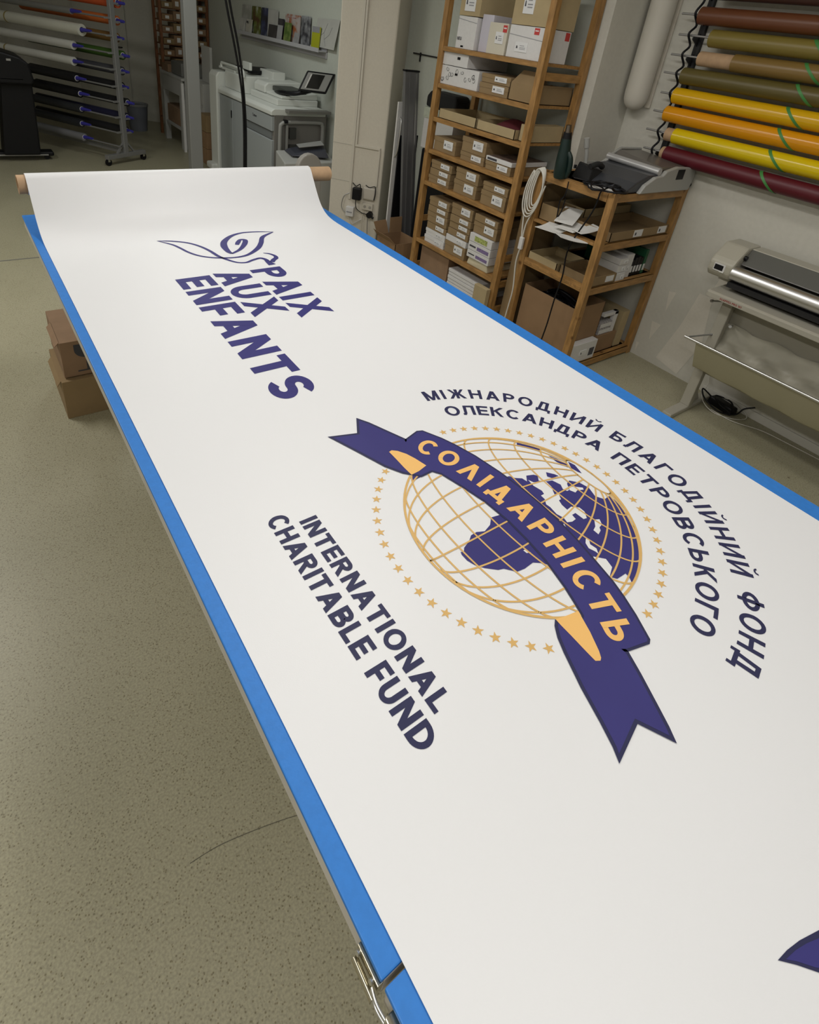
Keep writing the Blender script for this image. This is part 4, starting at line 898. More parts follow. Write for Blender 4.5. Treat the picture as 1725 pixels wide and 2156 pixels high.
# ------------------------------------------------------------------ wall mounted rolls
M_GT = mat('green_tape', (.06, .25, .06), .5)
rolls = [ # zc, y core start, y colour start, colour, name, rough
    (2.315, 2.07, 2.07, (.065, .028, .020), 'dark brown', .45),
    (2.185, 2.13, 2.13, (.14, .045, .016), 'rust brown', .38),
    (2.075, 2.02, 2.02, (.21, .160, .032), 'olive gold', .38),
    (1.965, 2.05, 1.84, (.22, .135, .035), 'tan gold', .33),
    (1.862, 2.12, 2.12, (.115, .090, .022), 'dark olive', .38),
    (1.748, 2.13, 2.13, (.70, .40, .004), 'golden yellow', .22),
    (1.638, 2.15, 2.15, (.72, .30, .004), 'orange yellow', .22),
    (1.522, 2.10, 2.045, (.72, .53, .004), 'lemon yellow', .22),
    (1.408, 2.09, 2.065, (.10, .004, .012), 'burgundy', .45)]
brk = empty('bracket_rack', (3.77, 2.1, 1.35), 'black metal wall bracket with steel pins carrying the coloured film rolls', 'bracket rack')
for yy, nm in ((2.13, 0), (0.0, 1)):
    b = MB(); b.box(3.772, 3.799, yy - .018, yy + .018, 1.37, 2.9)
    for (zc, *_r) in rolls: b.hexa([(3.70, yy - .003, zc - .016), (3.775, yy - .003, zc - .05), (3.775, yy + .003, zc - .05), (3.70, yy + .003, zc - .016)], [(3.70, yy - .003, zc - .005), (3.775, yy - .003, zc + .02), (3.775, yy + .003, zc + .02), (3.70, yy + .003, zc - .005)])
    b.build('bracket', M_BLACKM, brk)
bd = MB(); pts = []
for i, (zc, *_r) in enumerate(rolls): pts += [(3.69, 2.158, zc + .01), (3.73, 2.150, zc - .05)]
bd.tube(smooth_path(pts, 5), .007, 6); bd.build('strap', M_BLACK, brk)
for i, (zc, yc, yf, col, nm, ro) in enumerate(rolls):
    m = mat('film_' + nm.replace(' ', '_'), col, ro, var=.03, scale=3)
    X = 3.715
    pin = MB(); pin.tube([(X, 2.245 + .012 * math.sin(i * 2.1), zc + .004), (X, 1.9, zc + .004)], .0065, 10); pin.build('pin', M_GREYM, brk)
    root = empty('film_roll', (X, 1.0, zc - .048), '%s film roll on the wall rack%s' % (nm, ', partly cut by the top of the frame' if i == 0 else (', lowest of all the wall rolls' if i == 8 else '')), 'roll', 'coloured film rolls on the side wall')
    b = MB(); sag = .010 if i == 8 else .004
    pts = [(X, yf - (yf + .5) * k / 14, zc - sag * math.sin(PI * k / 14)) for k in range(15)]
    b.tube(pts, .0475, 32); b.build('film', m, root)
    if yc > yf or True:
        b = MB(); b.pipe((X, yc + .002, zc), (X, yf - .02, zc), .040 if yc > yf else .030, .022); b.build('core', M_CORE, root)
    if i >= 2:
        t = MB(); n = 28; vs = []; yt = 1.405
        for sgn in (-1, 1):
            for k in range(n):
                a = 2 * PI * k / n; yy = yt + .055 * math.sin(a) * (1 if True else 0)
                vs.append((X + .0492 * math.cos(a), yy + sgn * .010, zc - sag * .8 + .0492 * math.sin(a)))
        t.add(vs, [(k, (k + 1) % n, n + (k + 1) % n, n + k) for k in range(n)], True); t.build('green_tie', M_GT, root, solid=.0015)

# duct and conduit in the corner
b = MB(); b.tube([(3.715, 2.40, 3.1), (3.715, 2.40, 2.0), (3.717, 2.402, 1.72), (3.719, 2.403, 1.68), (3.721, 2.404, 1.65), (3.723, 2.405, 1.628), (3.724, 2.406, 1.618)], [.078, .078, .078, .075, .064, .044, .012], 28)
tag(b.build('air_duct', mat('duct_paint', (.60, .57, .50), .6), ), 'round white air duct coming down the corner of the side wall', 'duct')
b = MB(); b.box(3.782, 3.7995, 2.325, 2.362, 1.64, 3.1); tag(b.build('cable_duct', M_TRUNK, bevel=.002), 'flat white cable duct on the wall right of the round air duct', 'cable duct')

# ------------------------------------------------------------------ cutting plotter on its stand
pt = empty('cutting_plotter', (3.52, 0.5, 0), 'beige cutting plotter on a metal stand against the side wall', 'plotter')
Y1, Y0 = 1.345, -0.6
b = MB(); b.prism([(3.355, .775), (3.355, .805), (3.37, .812), (3.72, .812), (3.72, .775)], 'y', Y0, Y1); b.build('table_panel', M_BEIGEM, pt, bevel=.003)
mr = mat('dark_red_print', (.30, .03, .03), .5)
b = MB(); text_mb(b, 'SUAPPES PRO 101', .2, .14, lambda a, c: (3.3540, 1.262 - .125 * a, .783 + .012 * c)); b.build('lettering', mr, pt)
b = MB(); b.prism([(3.47, .865), (3.445, .90), (3.445, .955), (3.47, .985), (3.56, 1.055), (3.72, 1.055), (3.73, .865)], 'y', 1.295, 1.435); b.build('end_housing', M_BEIGE, pt, bevel=.012)
b = MB(); b.box(3.443, 3.449, 1.335, 1.40, .905, .95); b.build('label_sticker', M_WHITEC, pt)
b = MB(); b.box(3.4415, 3.4435, 1.345, 1.395, .912, .942); b.build('control_display', M_BLACK, pt)
b = MB(); b.box(3.44, 3.4425, 1.335, 1.36, .903, .911); b.build('paper_tag', M_PAPER, pt)
b = MB(); b.tube([(3.482, 1.297, .915), (3.482, Y0, .915)], .043, 28); b.build('chrome_roller', M_CHROME, pt)
b = MB(); b.box(3.50, 3.72, Y0, 1.296, .86, .93); b.build('bed', mat('dark_bed', (.06, .06, .055), .4), pt)
b = MB(); b.box(3.455, 3.70, Y0, 1.296, .835, .866); b.build('under_beam', M_BLACKM, pt)
b = MB(); b.prism([(3.53, .965), (3.60, 1.045), (3.61, 1.045), (3.54, .965)], 'y', Y0, 1.293); b.build('clear_cover', mat('smoked_glass', (.12, .12, .11), .08, spec=.8), pt)
b = MB(); b.box(3.60, 3.72, Y0, 1.294, .95, 1.05); b.build('rear_beam', M_BEIGE, pt, bevel=.006)
b = MB(); b.tube([(3.555, 1.292, .978), (3.555, Y0, .978)], .006, 8); b.tube([(3.535, 1.292, .962), (3.535, Y0, .962)], .004, 8); b.build('guide_rail', M_GREYM, pt)
b = MB(); b.tube([(3.545, 1.294, 1.0), (3.545, 1.28, 1.0)], .014, 12); b.build('knob', M_BLACK, pt)
for z in (0,):
    b = MB(); b.box(3.62, 3.71, 1.30, 1.42, .812, .866); b.build('foot_block', M_BEIGEM, pt)
b = MB(); b.box(3.45, 3.50, 1.215, 1.275, .03, .776); b.build('leg', M_BEIGEM, pt, bevel=.006)
b = MB(); b.box(3.25, 3.76, 1.215, 1.275, .0, .032); b.build('foot', M_BEIGEM, pt, bevel=.006)
b = MB(); b.hexa([(3.50, 1.235, .03), (3.62, 1.235, .03), (3.62, 1.255, .03), (3.50, 1.255, .03)], [(3.50, 1.235, .16), (3.51, 1.235, .16), (3.51, 1.255, .16), (3.50, 1.255, .16)]); b.build('gusset', M_BEIGEM, pt)
b = MB(); b.box(3.53, 3.55, Y0, 1.26, .60, .775); b.build('back_panel', M_BEIGEM, pt)
b = MB(); b.box(3.49, 3.53, Y0, 1.22, .27, .33); b.build('crossbar', M_BEIGEM, pt, bevel=.004)
b = MB(); b.tube([(3.285, 1.335, .522), (3.285, Y0, .522)], .0085, 12); b.build('catch_bar', M_CHROME, pt)
for (p, q) in (((3.285, 1.325, .522), (3.45, 1.262, .535)), ((3.50, 1.19, .62), (3.42, 1.17, .64)), ((3.47, 1.275, .745), (3.40, 1.31, .745))):
    b = MB(); b.tube([p, q], .005, 8); b.tube([q, tuple(Vector(q) + (Vector(q) - Vector(p)).normalized() * .012)], .009, 8); b.build('support_pin', M_GREYM, pt)
M_CLOTH = mat('olive_beige_cloth', (.40, .37, .25), .85, bump=.2, scale=40)
b = MB(); prof2 = smooth_path([(3.288, 0, .513), (3.312, 0, .460), (3.340, 0, .400), (3.368, 0, .345), (3.385, 0, .330), (3.43, 0, .36), (3.46, 0, .42)], 4)
vs = []; fs = []; ny = 40
for j, p in enumerate(prof2):
    for i in range(ny + 1):
        y = 1.262 + (Y0 - 1.262) * i / ny; w = .004 * math.sin(i * 1.3) * (j / len(prof2)); vs.append((p.x + w, y, p.z + w))
for j in range(len(prof2) - 1):
    for i in range(ny): a = j * (ny + 1) + i; fs.append((a, a + 1, a + ny + 2, a + ny + 1))
b.add(vs, fs, True); b.build('catch_cloth', M_CLOTH, pt, solid=.003)
M_SHEET = mat('crumpled_plastic_sheet', (.40, .38, .31), .35, bump=.5, scale=6, var=.08)
b = MB(); vs = []; fs = []; ny = 60; nz = 12
for j in range(nz + 1):
    t = j / nz
    for i in range(ny + 1):
        y = 1.225 + (Y0 - 1.225) * i / ny
        x = 3.465 + .055 * t + .012 * math.sin(i * .9 + 2 * math.sin(j)) * math.sin(PI * min(1, t * 1.2)) + .006 * math.sin(i * 2.3 + j)
        z = .345 + .27 * t + .008 * math.sin(i * .8)
        vs.append((x, y, z))
for j in range(nz):
    for i in range(ny): a = j * (ny + 1) + i; fs.append((a, a + 1, a + ny + 2, a + ny + 1))
b.add(vs, fs, True); b.build('plastic_sheet', M_SHEET, pt, solid=.001)
rr = empty('power_strip', (3.70, 1.13, 0), 'black power brick and bundled cables on the floor behind the plotter foot', 'power brick')
b = MB(); b.hexa([(3.66, 1.04, .001), (3.73, 1.02, .001), (3.76, 1.19, .001), (3.69, 1.21, .001)], [(3.665, 1.045, .055), (3.725, 1.025, .055), (3.755, 1.185, .055), (3.695, 1.205, .055)]); b.build('body', M_BLACK, rr, bevel=.01)
b = MB(); b.tube(smooth_path([(3.70, 1.20, .05), (3.66, 1.25, .09), (3.61, 1.20, .06), (3.63, 1.10, .015), (3.69, 1.02, .02), (3.74, 1.0, .06), (3.75, .95, .10)]), .005, 8)
b.tube(smooth_path([(3.66, 1.04, .03), (3.64, 1.12, .06), (3.69, 1.17, .075), (3.72, 1.08, .07), (3.67, 1.03, .04)]), .005, 8); b.build('bundled_cable', M_BLACK, rr)
b = MB(); b.tube(smooth_path([(3.78, 1.30, .20), (3.765, 1.27, .09), (3.62, 1.22, .05), (3.60, 1.12, .006), (3.66, 1.0, .006), (3.76, .97, .006), (3.77, 1.05, .05), (3.70, 1.12, .085)]), .003, 6)
b.tube(smooth_path([(3.62, 1.14, .006), (3.62, 1.0, .006), (3.70, .85, .006), (3.72, .7, .006), (3.74, .45, .006), (3.76, .1, .006)]), .003, 6)
tag(b.build('white_cable', MATS['white_cord']), 'thin white cable around the black power brick, running along the floor', 'cable')
struct('baseboard_right', MB().box(3.785, 3.7995, -3.0, 1.30, 0.0, .055), mat('baseboard_paint', (.60, .585, .53), .6), bevel=.003)
# filler patches on the wall beside the low rack
M_PATCH = mat('filler_patch', (.70, .665, .585), .8, var=.02)
pg = MB()
for q in ([(1.80, .30), (1.73, .30), (1.775, .16)], [(1.76, .55), (1.71, .56), (1.735, .40)], [(1.68, .06), (1.50, .02), (1.42, .30), (1.47, .62), (1.56, .62), (1.60, .36)], [(1.86, .10), (1.835, .10), (1.845, .03)], [(1.50, .62), (1.44, .62), (1.40, .78), (1.47, .80)]):
    pg.add([(3.7985, y, z) for y, z in q], [tuple(range(len(q)))])
o = pg.build('trim_3', M_PATCH); o['kind'] = 'structure'

# ------------------------------------------------------------------ digital press
cp = empty('digital_copier', (3.05, 6.6, 0), 'large grey and white office copier against the wall, touch screen on top', 'copier')
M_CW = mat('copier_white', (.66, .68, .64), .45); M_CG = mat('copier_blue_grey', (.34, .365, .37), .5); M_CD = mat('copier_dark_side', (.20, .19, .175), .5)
FX = 2.72
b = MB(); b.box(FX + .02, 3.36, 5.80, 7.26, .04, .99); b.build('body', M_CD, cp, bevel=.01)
b = MB(); b.prism([(FX - .015, .945), (FX - .015, .985), (FX + .02, 1.012), (3.34, 1.012), (3.34, .945)], 'y', 5.79, 7.25); b.build('top_cover', M_CW, cp, bevel=.008)
def door_(nm, y0, y1, z0, z1, lab=None):
    b = MB(); b.box(FX - .005, FX + .03, y0, y1, z0, z1); o = b.build(nm, M_CG, cp, bevel=.006)
    if lab: o['label'] = lab
    return o
d1 = door_('door', 6.845, 7.23, .06, .935); d2 = door_('door', 6.49, 6.838, .06, .935)
b = MB(); b.box(FX - .014, FX - .004, 6.855, 6.868, .73, .81); b.build('handle', M_BLACK, d1)
b = MB(); b.box(FX - .014, FX - .004, 6.505, 6.52, .66, .79); b.build('handle', M_BLACK, d2)
u = door_('upper_front_panel', 5.80, 6.483, .79, .935)
b = MB(); text_mb(b, 'Canon', .19, .12, lambda a, c: (FX - .0065, 6.275 - .105 * a, .862 + .030 * c)); b.build('lettering', M_INK, u)
door_('lower_front_panel', 5.80, 6.483, .10, .70)
b = MB(); b.box(FX + .008, FX + .03, 5.83, 6.483, .71, .78); b.build('grip_recess', mat('copier_recess', (.18, .195, .20), .5), cp)
b = MB(); b.prism([(FX - .03, .02), (FX - .03, 1.12), (FX, 1.17), (3.25, 1.17), (3.25, .02)], 'y', 7.262, 7.50); b.build('side_tower', M_CW, cp, bevel=.015)
b = MB(); b.box(2.62, 2.80, 7.30, 7.50, .02, .10); b.build('tower_foot', M_CW, cp, bevel=.02)
b = MB(); b.box(2.79, 3.30, 6.72, 7.24, 1.012, 1.195); b.build('finisher_box', M_CW, cp, bevel=.01)
b = MB(); b.box(2.80, 3.28, 6.98, 7.45, 1.196, 1.22); b.tube(smooth_path([(2.80, 7.36, 1.21), (2.80, 7.36, 1.255), (2.80, 7.30, 1.26), (2.80, 6.9, 1.26), (2.80, 6.74, 1.25), (2.80, 6.71, 1.18)]), .016, 8); b.build('output_rail', M_CW, cp, bevel=.004)
b = MB(); b.box(2.96, 3.32, 6.9, 7.35, 1.21, 1.245); b.build('dark_top_unit', M_BLACK, cp)
b = MB(); b.box(2.90, 2.93, 6.78, 6.98, 1.25, 1.33); b.box(3.1, 3.25, 6.6, 6.95, 1.18, 1.27); b.build('rear_hood', M_CW, cp, bevel=.005)
b = MB(); b.box(2.86, 3.34, 5.98, 6.66, 1.012, 1.075); b.build('scanner_base', M_CW, cp, bevel=.008)
b = MB(); b.prism([(2.90, 1.078), (2.90, 1.15), (2.94, 1.185), (3.34, 1.20), (3.34, 1.078)], 'y', 6.38, 6.66); b.build('document_feeder', M_CW, cp, bevel=.012)
b = MB(); b.prism([(2.92, 1.078), (2.92, 1.10), (3.34, 1.14), (3.34, 1.078)], 'y', 6.0, 6.38); b.build('platen_cover', M_CW, cp, bevel=.005)
b = MB(); b.box(2.98, 3.22, 6.02, 6.36, 1.115, 1.165); b.build('document_tray', mat('tray_dark', (.06, .065, .06), .5), cp, bevel=.01)
b = MB(); b.tube(smooth_path([(3.0, 6.30, 1.10), (2.96, 6.1, 1.13), (3.02, 5.9, 1.15), (3.15, 5.8, 1.20)]), .022, 8); b.build('screen_arm', M_BLACK, cp)
# touch screen: tilted slab
ux = Vector((.84, -.25, -.02)).normalized(); uy = Vector((.50, .10, .86)).normalized(); uz = ux.cross(uy).normalized()
S0 = Vector((3.02, 5.80, 1.205))
def sp(a, c, d): p = S0 + ux * a + uy * c + uz * d; return (p.x, p.y, p.z)
def sbox(mb, a0, a1, c0, c1, d0, d1): return mb.hexa([sp(a0, c0, d0), sp(a1, c0, d0), sp(a1, c1, d0), sp(a0, c1, d0)], [sp(a0, c0, d1), sp(a1, c0, d1), sp(a1, c1, d1), sp(a0, c1, d1)])
dd = 1 if uz.dot(Vector((-3, -5.8, .7))) > 0 else -1
b = MB(); sbox(b, -.008, .285, -.012, .212, -.045 * dd, 0); b.build('screen_housing', M_BLACK, cp, bevel=.006)
b = MB(); sbox(b, .006, .262, .006, .194, 0, .006 * dd); b.build('screen_bezel', mat('bezel_grey', (.30, .30, .29), .45), cp, bevel=.003)
b = MB(); sbox(b, .055, .185, .025, .180, .006 * dd, .008 * dd); b.build('screen', mat('screen_glass', (.015, .015, .015), .12), cp)
b = MB(); sbox(b, .040, .052, .025, .175, .006 * dd, .009 * dd); b.build('screen_edge_strip', M_WHITEC, cp)
# right side frame of the copier
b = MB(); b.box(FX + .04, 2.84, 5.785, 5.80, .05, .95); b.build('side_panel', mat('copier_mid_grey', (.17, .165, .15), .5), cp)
b = MB(); b.box(2.835, 2.872, 5.74, 5.79, .88, .912); b.build('power_switch', M_BLACK, cp)
b = MB(); b.tube(smooth_path([(2.80, 5.775, .40), (2.80, 5.775, .80), (2.82, 5.775, .87), (2.90, 5.775, .885), (3.24, 5.775, .885), (3.29, 5.775, .86), (3.30, 5.775, .78), (3.30, 5.775, .40)]), .020, 10); b.build('side_frame', mat('copier_light_grey', (.30, .30, .285), .5), cp)
b = MB(); b.box(2.865, 2.885, 5.765, 5.79, .40, .86); b.box(2.80, 2.885, 5.765, 5.79, .55, .60); b.build('side_rib', MATS['copier_light_grey'], cp)
b = MB(); b.box(2.91, 2.985, 5.775, 5.80, .72, .83); b.box(2.91, 3.03, 5.775, 5.80, .55, .66); b.box(3.10, 3.24, 5.775, 5.80, .55, .66); b.build('inner_slot', mat('slot_dark', (.05, .05, .045), .6), cp)
b = MB(); b.box(2.86, 3.35, 5.70, 5.80, .985, 1.012); b.build('side_shelf', MATS['copier_mid_grey'], cp)
# side unit with papers
su = empty('paper_unit', (2.95, 5.45, 0), 'white paper drawer unit on the floor at the right side of the copier', 'drawer unit')
b = MB(); b.hexa([(2.60, 5.25, .0), (3.16, 5.25, .0), (3.30, 5.70, .0), (2.72, 5.70, .0)], [(2.60, 5.25, .60), (3.16, 5.25, .60), (3.30, 5.70, .625), (2.72, 5.70, .625)]); b.build('body', mat('unit_white', (.44, .44, .42), .5), su, bevel=.01)
b = MB(); b.box(2.59, 2.60, 5.28, 5.66, .42, .425); b.build('drawer_gap', M_INKG, su)
pb = MB(); pb.hexa([(2.76, 5.42, .627), (3.12, 5.30, .627), (3.25, 5.66, .628), (2.80, 5.68, .628)], [(2.80, 5.44, .655), (3.10, 5.34, .70), (3.22, 5.62, .72), (2.84, 5.64, .66)])
tag(pb.build('dark_folder', mat('dark_blue_plastic', (.045, .048, .065), .3), bevel=.006), 'dark shiny folder lying on the white drawer unit by the copier', 'folder')
pb = MB(); pb.hexa([(2.86, 5.46, .70), (3.10, 5.38, .74), (3.16, 5.56, .742), (2.9, 5.6, .70)], [(2.86, 5.46, .706), (3.10, 5.38, .746), (3.16, 5.56, .748), (2.9, 5.6, .706)])
tag(pb.build('crumpled_sheet', mat('grey_sheet', (.35, .35, .34), .4)), 'grey wrinkled plastic sheet on top of the dark folder', 'sheet')
cc = MB(); cc.prism([(2.36 + .11 * math.cos(a), .79 + .12 * math.sin(a)) for a in [PI * q / 10 for q in range(11)]] + [(2.25, .0), (2.47, .0)], 'y', 4.30, 4.36)
tag(cc.build('cylinder_bin', mat('pale_bin', (.36, .34, .31), .5), bevel=.01), 'pale rounded panel standing behind the right end of the banner roll', 'panel')

# picture ledge with brochures
lg = empty('picture_ledge', (3.35, 7.04, 1.55), 'long white picture ledge on the wall above the copier', 'ledge')
b = MB(); b.box(3.29, 3.399, 5.93, 8.16, 1.56, 1.572); b.box(3.285, 3.293, 5.93, 8.16, 1.555, 1.595); b.box(3.385, 3.399, 5.93, 8.16, 1.50, 1.60); b.build('ledge_profile', mat('ledge_grey', (.46, .46, .48), .5), lg, bevel=.002)
GB = 'brochures on the picture ledge'
def cover(nm, cols, sc): # simple mottled cover picture
    if nm in MATS: return MATS[nm]
    m = bpy.data.materials.new(nm); m.use_nodes = True; nt = m.node_tree; bs = nt.nodes['Principled BSDF']; bs.inputs['Roughness'].default_value = .4
    tc = nt.nodes.new('ShaderNodeTexCoord'); n = nt.nodes.new('ShaderNodeTexNoise'); n.inputs['Scale'].default_value = sc; nt.links.new(tc.outputs['Object'], n.inputs['Vector'])
    r = nt.nodes.new('ShaderNodeValToRGB'); nt.links.new(n.outputs['Fac'], r.inputs['Fac'])
    r.color_ramp.elements[0].position = .35; r.color_ramp.elements[0].color = (*cols[0], 1); r.color_ramp.elements[1].position = .65; r.color_ramp.elements[1].color = (*cols[-1], 1)
    if len(cols) > 2: e = r.color_ramp.elements.new(.5); e.color = (*cols[1], 1)
    nt.links.new(r.outputs[0], bs.inputs['Base Color']); MATS[nm] = m; return m
LGY, WHT, DK = (.42, .42, .40), (.60, .60, .57), (.03, .03, .04)
BR = [ # yl, yr, ztop, row, cover, words
    (8.12, 7.83, 1.885, 0, cover('cv_pale', [(.34, .35, .32), WHT], 6), 'tall pale grey brochure, leftmost on the ledge'),
    (7.80, 7.56, 1.885, 0, cover('cv_green', [(.10, .05, .02), (.16, .20, .05), WHT], 8), 'tall brochure with green and brown picture, second from the left'),
    (7.52, 7.36, 1.885, 0, cover('cv_tri', [DK, (.05, .06, .13), (.22, .23, .25)], 7), 'tall dark blue brochure right of the green one'),
    (7.34, 7.08, 1.875, 0, cover('cv_wht2', [LGY, WHT], 3), 'tall white brochure right of the dark blue one'),
    (7.06, 6.92, 1.80, 0, cover('cv_dark2', [DK, (.10, .09, .09)], 5), 'small black brochure near the ledge middle'),
    (6.88, 6.52, 1.86, 0, cover('cv_su', [(.38, .12, .05), (.45, .42, .40), (.50, .42, .42)], 9), 'pinkish magazine with red letters and orange picture'),
    (6.49, 6.29, 1.865, 0, cover('cv_nz', [(.05, .05, .06), (.35, .36, .38)], 12), 'grey magazine with black letters, right of the pinkish magazine'),
    (6.20, 6.03, 1.785, 1, cover('cv_yel', [(.42, .44, .02), (.40, .42, .03)], 4), 'short brochure with bright yellow cover near the ledge right end'),
    (8.10, 7.93, 1.735, 2, cover('cv_low1', [LGY, WHT], 5), 'low white leaflet in front at the left end'),
    (7.90, 7.72, 1.735, 2, cover('cv_low2', [(.45, .43, .36), WHT], 5), 'low cream leaflet with black square in front of the green brochure'),
    (7.24, 7.02, 1.725, 2, cover('cv_low3', [(.04, .04, .04), (.08, .07, .07)], 5), 'low black leaflet leaning in front of the white brochure'),
    (7.00, 6.88, 1.735, 2, cover('cv_low4', [(.36, .36, .37), (.42, .42, .43)], 5), 'low plain grey leaflet beside the low black one'),
    (6.82, 6.66, 1.775, 2, cover('cv_low5', [(.08, .14, .03), (.26, .32, .10)], 14), 'low green leaflet in front of the pinkish magazine'),
    (6.58, 6.46, 1.69, 2, cover('cv_low6', [(.30, .30, .31), (.40, .40, .41)], 20), 'low grey leaflet in front of the grey magazine')]
for (ya, yb, zt, row, m, lab) in BR:
    xb = 3.372 - .022 * row; xt = 3.384 - .018 * row; rr = empty('brochure', (xb, (ya + yb) / 2, 1.573), lab, 'brochure', GB)
    b = MB(); b.hexa([(xb - .008, yb, 1.573), (xb, yb, 1.573), (xb, ya, 1.573), (xb - .008, ya, 1.573)], [(xt - .008, yb, zt), (xt, yb, zt), (xt, ya, zt), (xt - .008, ya, zt)]); b.build('pages', m, rr)
    if 'red letters' in lab:
        b = MB(); text_mb(b, 'SUR', .24, .12, lambda a, c: (xt - .0095, ya - .06 - .22 * a, zt - .085 + .055 * c)); b.build('lettering', mat('magazine_red', (.30, .04, .05), .5), rr)
    if 'black letters' in lab:
        b = MB(); text_mb(b, 'NZ', .26, .12, lambda a, c: (xt - .0105, ya - .03 - .12 * a, zt - .17 + .07 * c)); b.build('lettering', M_INK, rr)
    if 'black square' in lab:
        b = MB(); b.box(xb - .0115, xb - .0095, ya - .10, ya - .06, 1.69, 1.715); b.build('black_square', M_INK, rr)
    if 'yellow' in lab:
        b = MB(); b.box(xt - .0135, xt - .0085, yb + .01, ya - .005, 1.73, 1.785); b.build('dark_heading', M_INKG, rr)
ps = MB(); ps.hexa([(3.358, 5.74, 1.60), (3.361, 5.74, 1.60), (3.361, 6.15, 1.60), (3.358, 6.15, 1.60)], [(3.390, 5.70, 1.875), (3.393, 5.70, 1.875), (3.393, 6.16, 1.865), (3.390, 6.16, 1.865)])
rr = tag(ps.build('paper_poster', mat('pale_poster', (.48, .48, .45), .6, var=.06, scale=5)), 'large pale sheet with faint branch drawing at the ledge right end', 'poster')
b = MB()
def pst(y, z): t = (z - 1.60) / .27; return (3.3565 + .032 * t, y, z)
for pts in ([(6.12, 1.63), (6.06, 1.70), (5.98, 1.745), (5.93, 1.83)], [(5.98, 1.745), (5.96, 1.68), (5.87, 1.73), (5.83, 1.80)], [(5.96, 1.68), (5.92, 1.62)]):
    b.tube([pst(*p) for p in pts], .0022, 5)
b.build('branch_drawing', M_INKG, rr)

# far cartons on the floor left of the copier
for i in range(3):
    z0 = .001 + i * .205
    carton('carton', '%s brown carton of the floor stack between grey post and copier' % ('lowest', 'middle', 'top')[i], 2.68, 2.90, 7.62, 7.88, z0, z0 + .20, (M_CARDR, M_CARDR, M_CARD)[i], 'carton stack left of the copier', sticker=(.0, .10, .3, .8), lid=False, marks=False)
dc = empty('drawer_cabinet', (2.95, 8.15, 0), 'white drawer cabinet in the dark behind the grey post', 'cabinet')
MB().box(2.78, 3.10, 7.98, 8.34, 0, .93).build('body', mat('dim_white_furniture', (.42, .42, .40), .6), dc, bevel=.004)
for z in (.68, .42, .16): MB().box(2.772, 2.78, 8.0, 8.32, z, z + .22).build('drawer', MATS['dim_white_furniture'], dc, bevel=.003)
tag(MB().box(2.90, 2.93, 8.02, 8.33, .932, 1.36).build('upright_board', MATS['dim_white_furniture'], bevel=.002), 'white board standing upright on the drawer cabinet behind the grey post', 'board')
# grey steel post
gp = MB(); gp.box(2.125, 2.255, 6.55, 6.65, 0, 3.1)
gpo = gp.build('steel_post', mat('post_grey', (.23, .23, .22), .55), bevel=.006); tag(gpo, 'plain grey steel post from floor to ceiling left of the copier', 'post')
# hanging cables
for dx, lab in ((0, 'left one of two black cables hanging from the ceiling'), (.032, 'right one of two black cables hanging from the ceiling')):
    b = MB(); b.tube(smooth_path([(1.93 + dx, 5.2, 3.1), (1.97 + dx, 5.2, 2.3), (2.025 + dx, 5.2, 1.91), (2.09 + dx, 5.2, 1.60), (2.135 + dx * .7, 5.2, 1.36), (2.16 + dx * .5, 5.2, 1.15), (2.168 + dx * .6, 5.2, .9), (2.165 + dx * .6, 5.2, .5), (2.16 + dx * .6, 5.2, 0.01)]), .0095, 8)
    tag(b.build('hanging_cable', M_BLACK), lab, 'cable', 'hanging ceiling cables')

# white work bench and stock shelf at the back
wb = empty('white_bench', (2.9, 8.85, 0), 'white painted bench in the dark corner left of the grey post', 'bench')
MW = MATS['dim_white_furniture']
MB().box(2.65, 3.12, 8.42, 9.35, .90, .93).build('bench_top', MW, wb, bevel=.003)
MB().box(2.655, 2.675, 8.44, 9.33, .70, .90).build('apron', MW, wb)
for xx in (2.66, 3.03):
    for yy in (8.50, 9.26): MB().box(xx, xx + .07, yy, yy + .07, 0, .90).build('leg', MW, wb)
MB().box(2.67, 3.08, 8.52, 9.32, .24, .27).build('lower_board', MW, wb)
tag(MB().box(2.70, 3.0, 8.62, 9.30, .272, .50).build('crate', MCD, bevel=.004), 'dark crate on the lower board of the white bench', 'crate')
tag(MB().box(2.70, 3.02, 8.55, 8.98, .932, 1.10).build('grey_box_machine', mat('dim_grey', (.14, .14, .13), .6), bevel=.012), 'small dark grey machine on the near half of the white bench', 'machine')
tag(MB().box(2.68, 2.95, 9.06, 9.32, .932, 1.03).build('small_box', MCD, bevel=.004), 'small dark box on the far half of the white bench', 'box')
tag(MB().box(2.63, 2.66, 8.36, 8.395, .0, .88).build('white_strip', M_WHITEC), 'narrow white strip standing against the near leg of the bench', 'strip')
ss = empty('stock_shelf', (3.04, 9.52, 0), 'dark wooden stock shelf crowded with brown boxes at the back', 'shelf')
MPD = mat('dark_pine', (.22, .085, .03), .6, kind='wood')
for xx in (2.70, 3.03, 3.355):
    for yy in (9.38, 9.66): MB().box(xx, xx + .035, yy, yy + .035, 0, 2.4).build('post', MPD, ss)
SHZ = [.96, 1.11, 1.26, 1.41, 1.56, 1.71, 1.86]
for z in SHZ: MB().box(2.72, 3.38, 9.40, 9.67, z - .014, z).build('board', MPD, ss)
words = ['first', 'second', 'third', 'fourth', 'fifth', 'sixth', 'seventh']
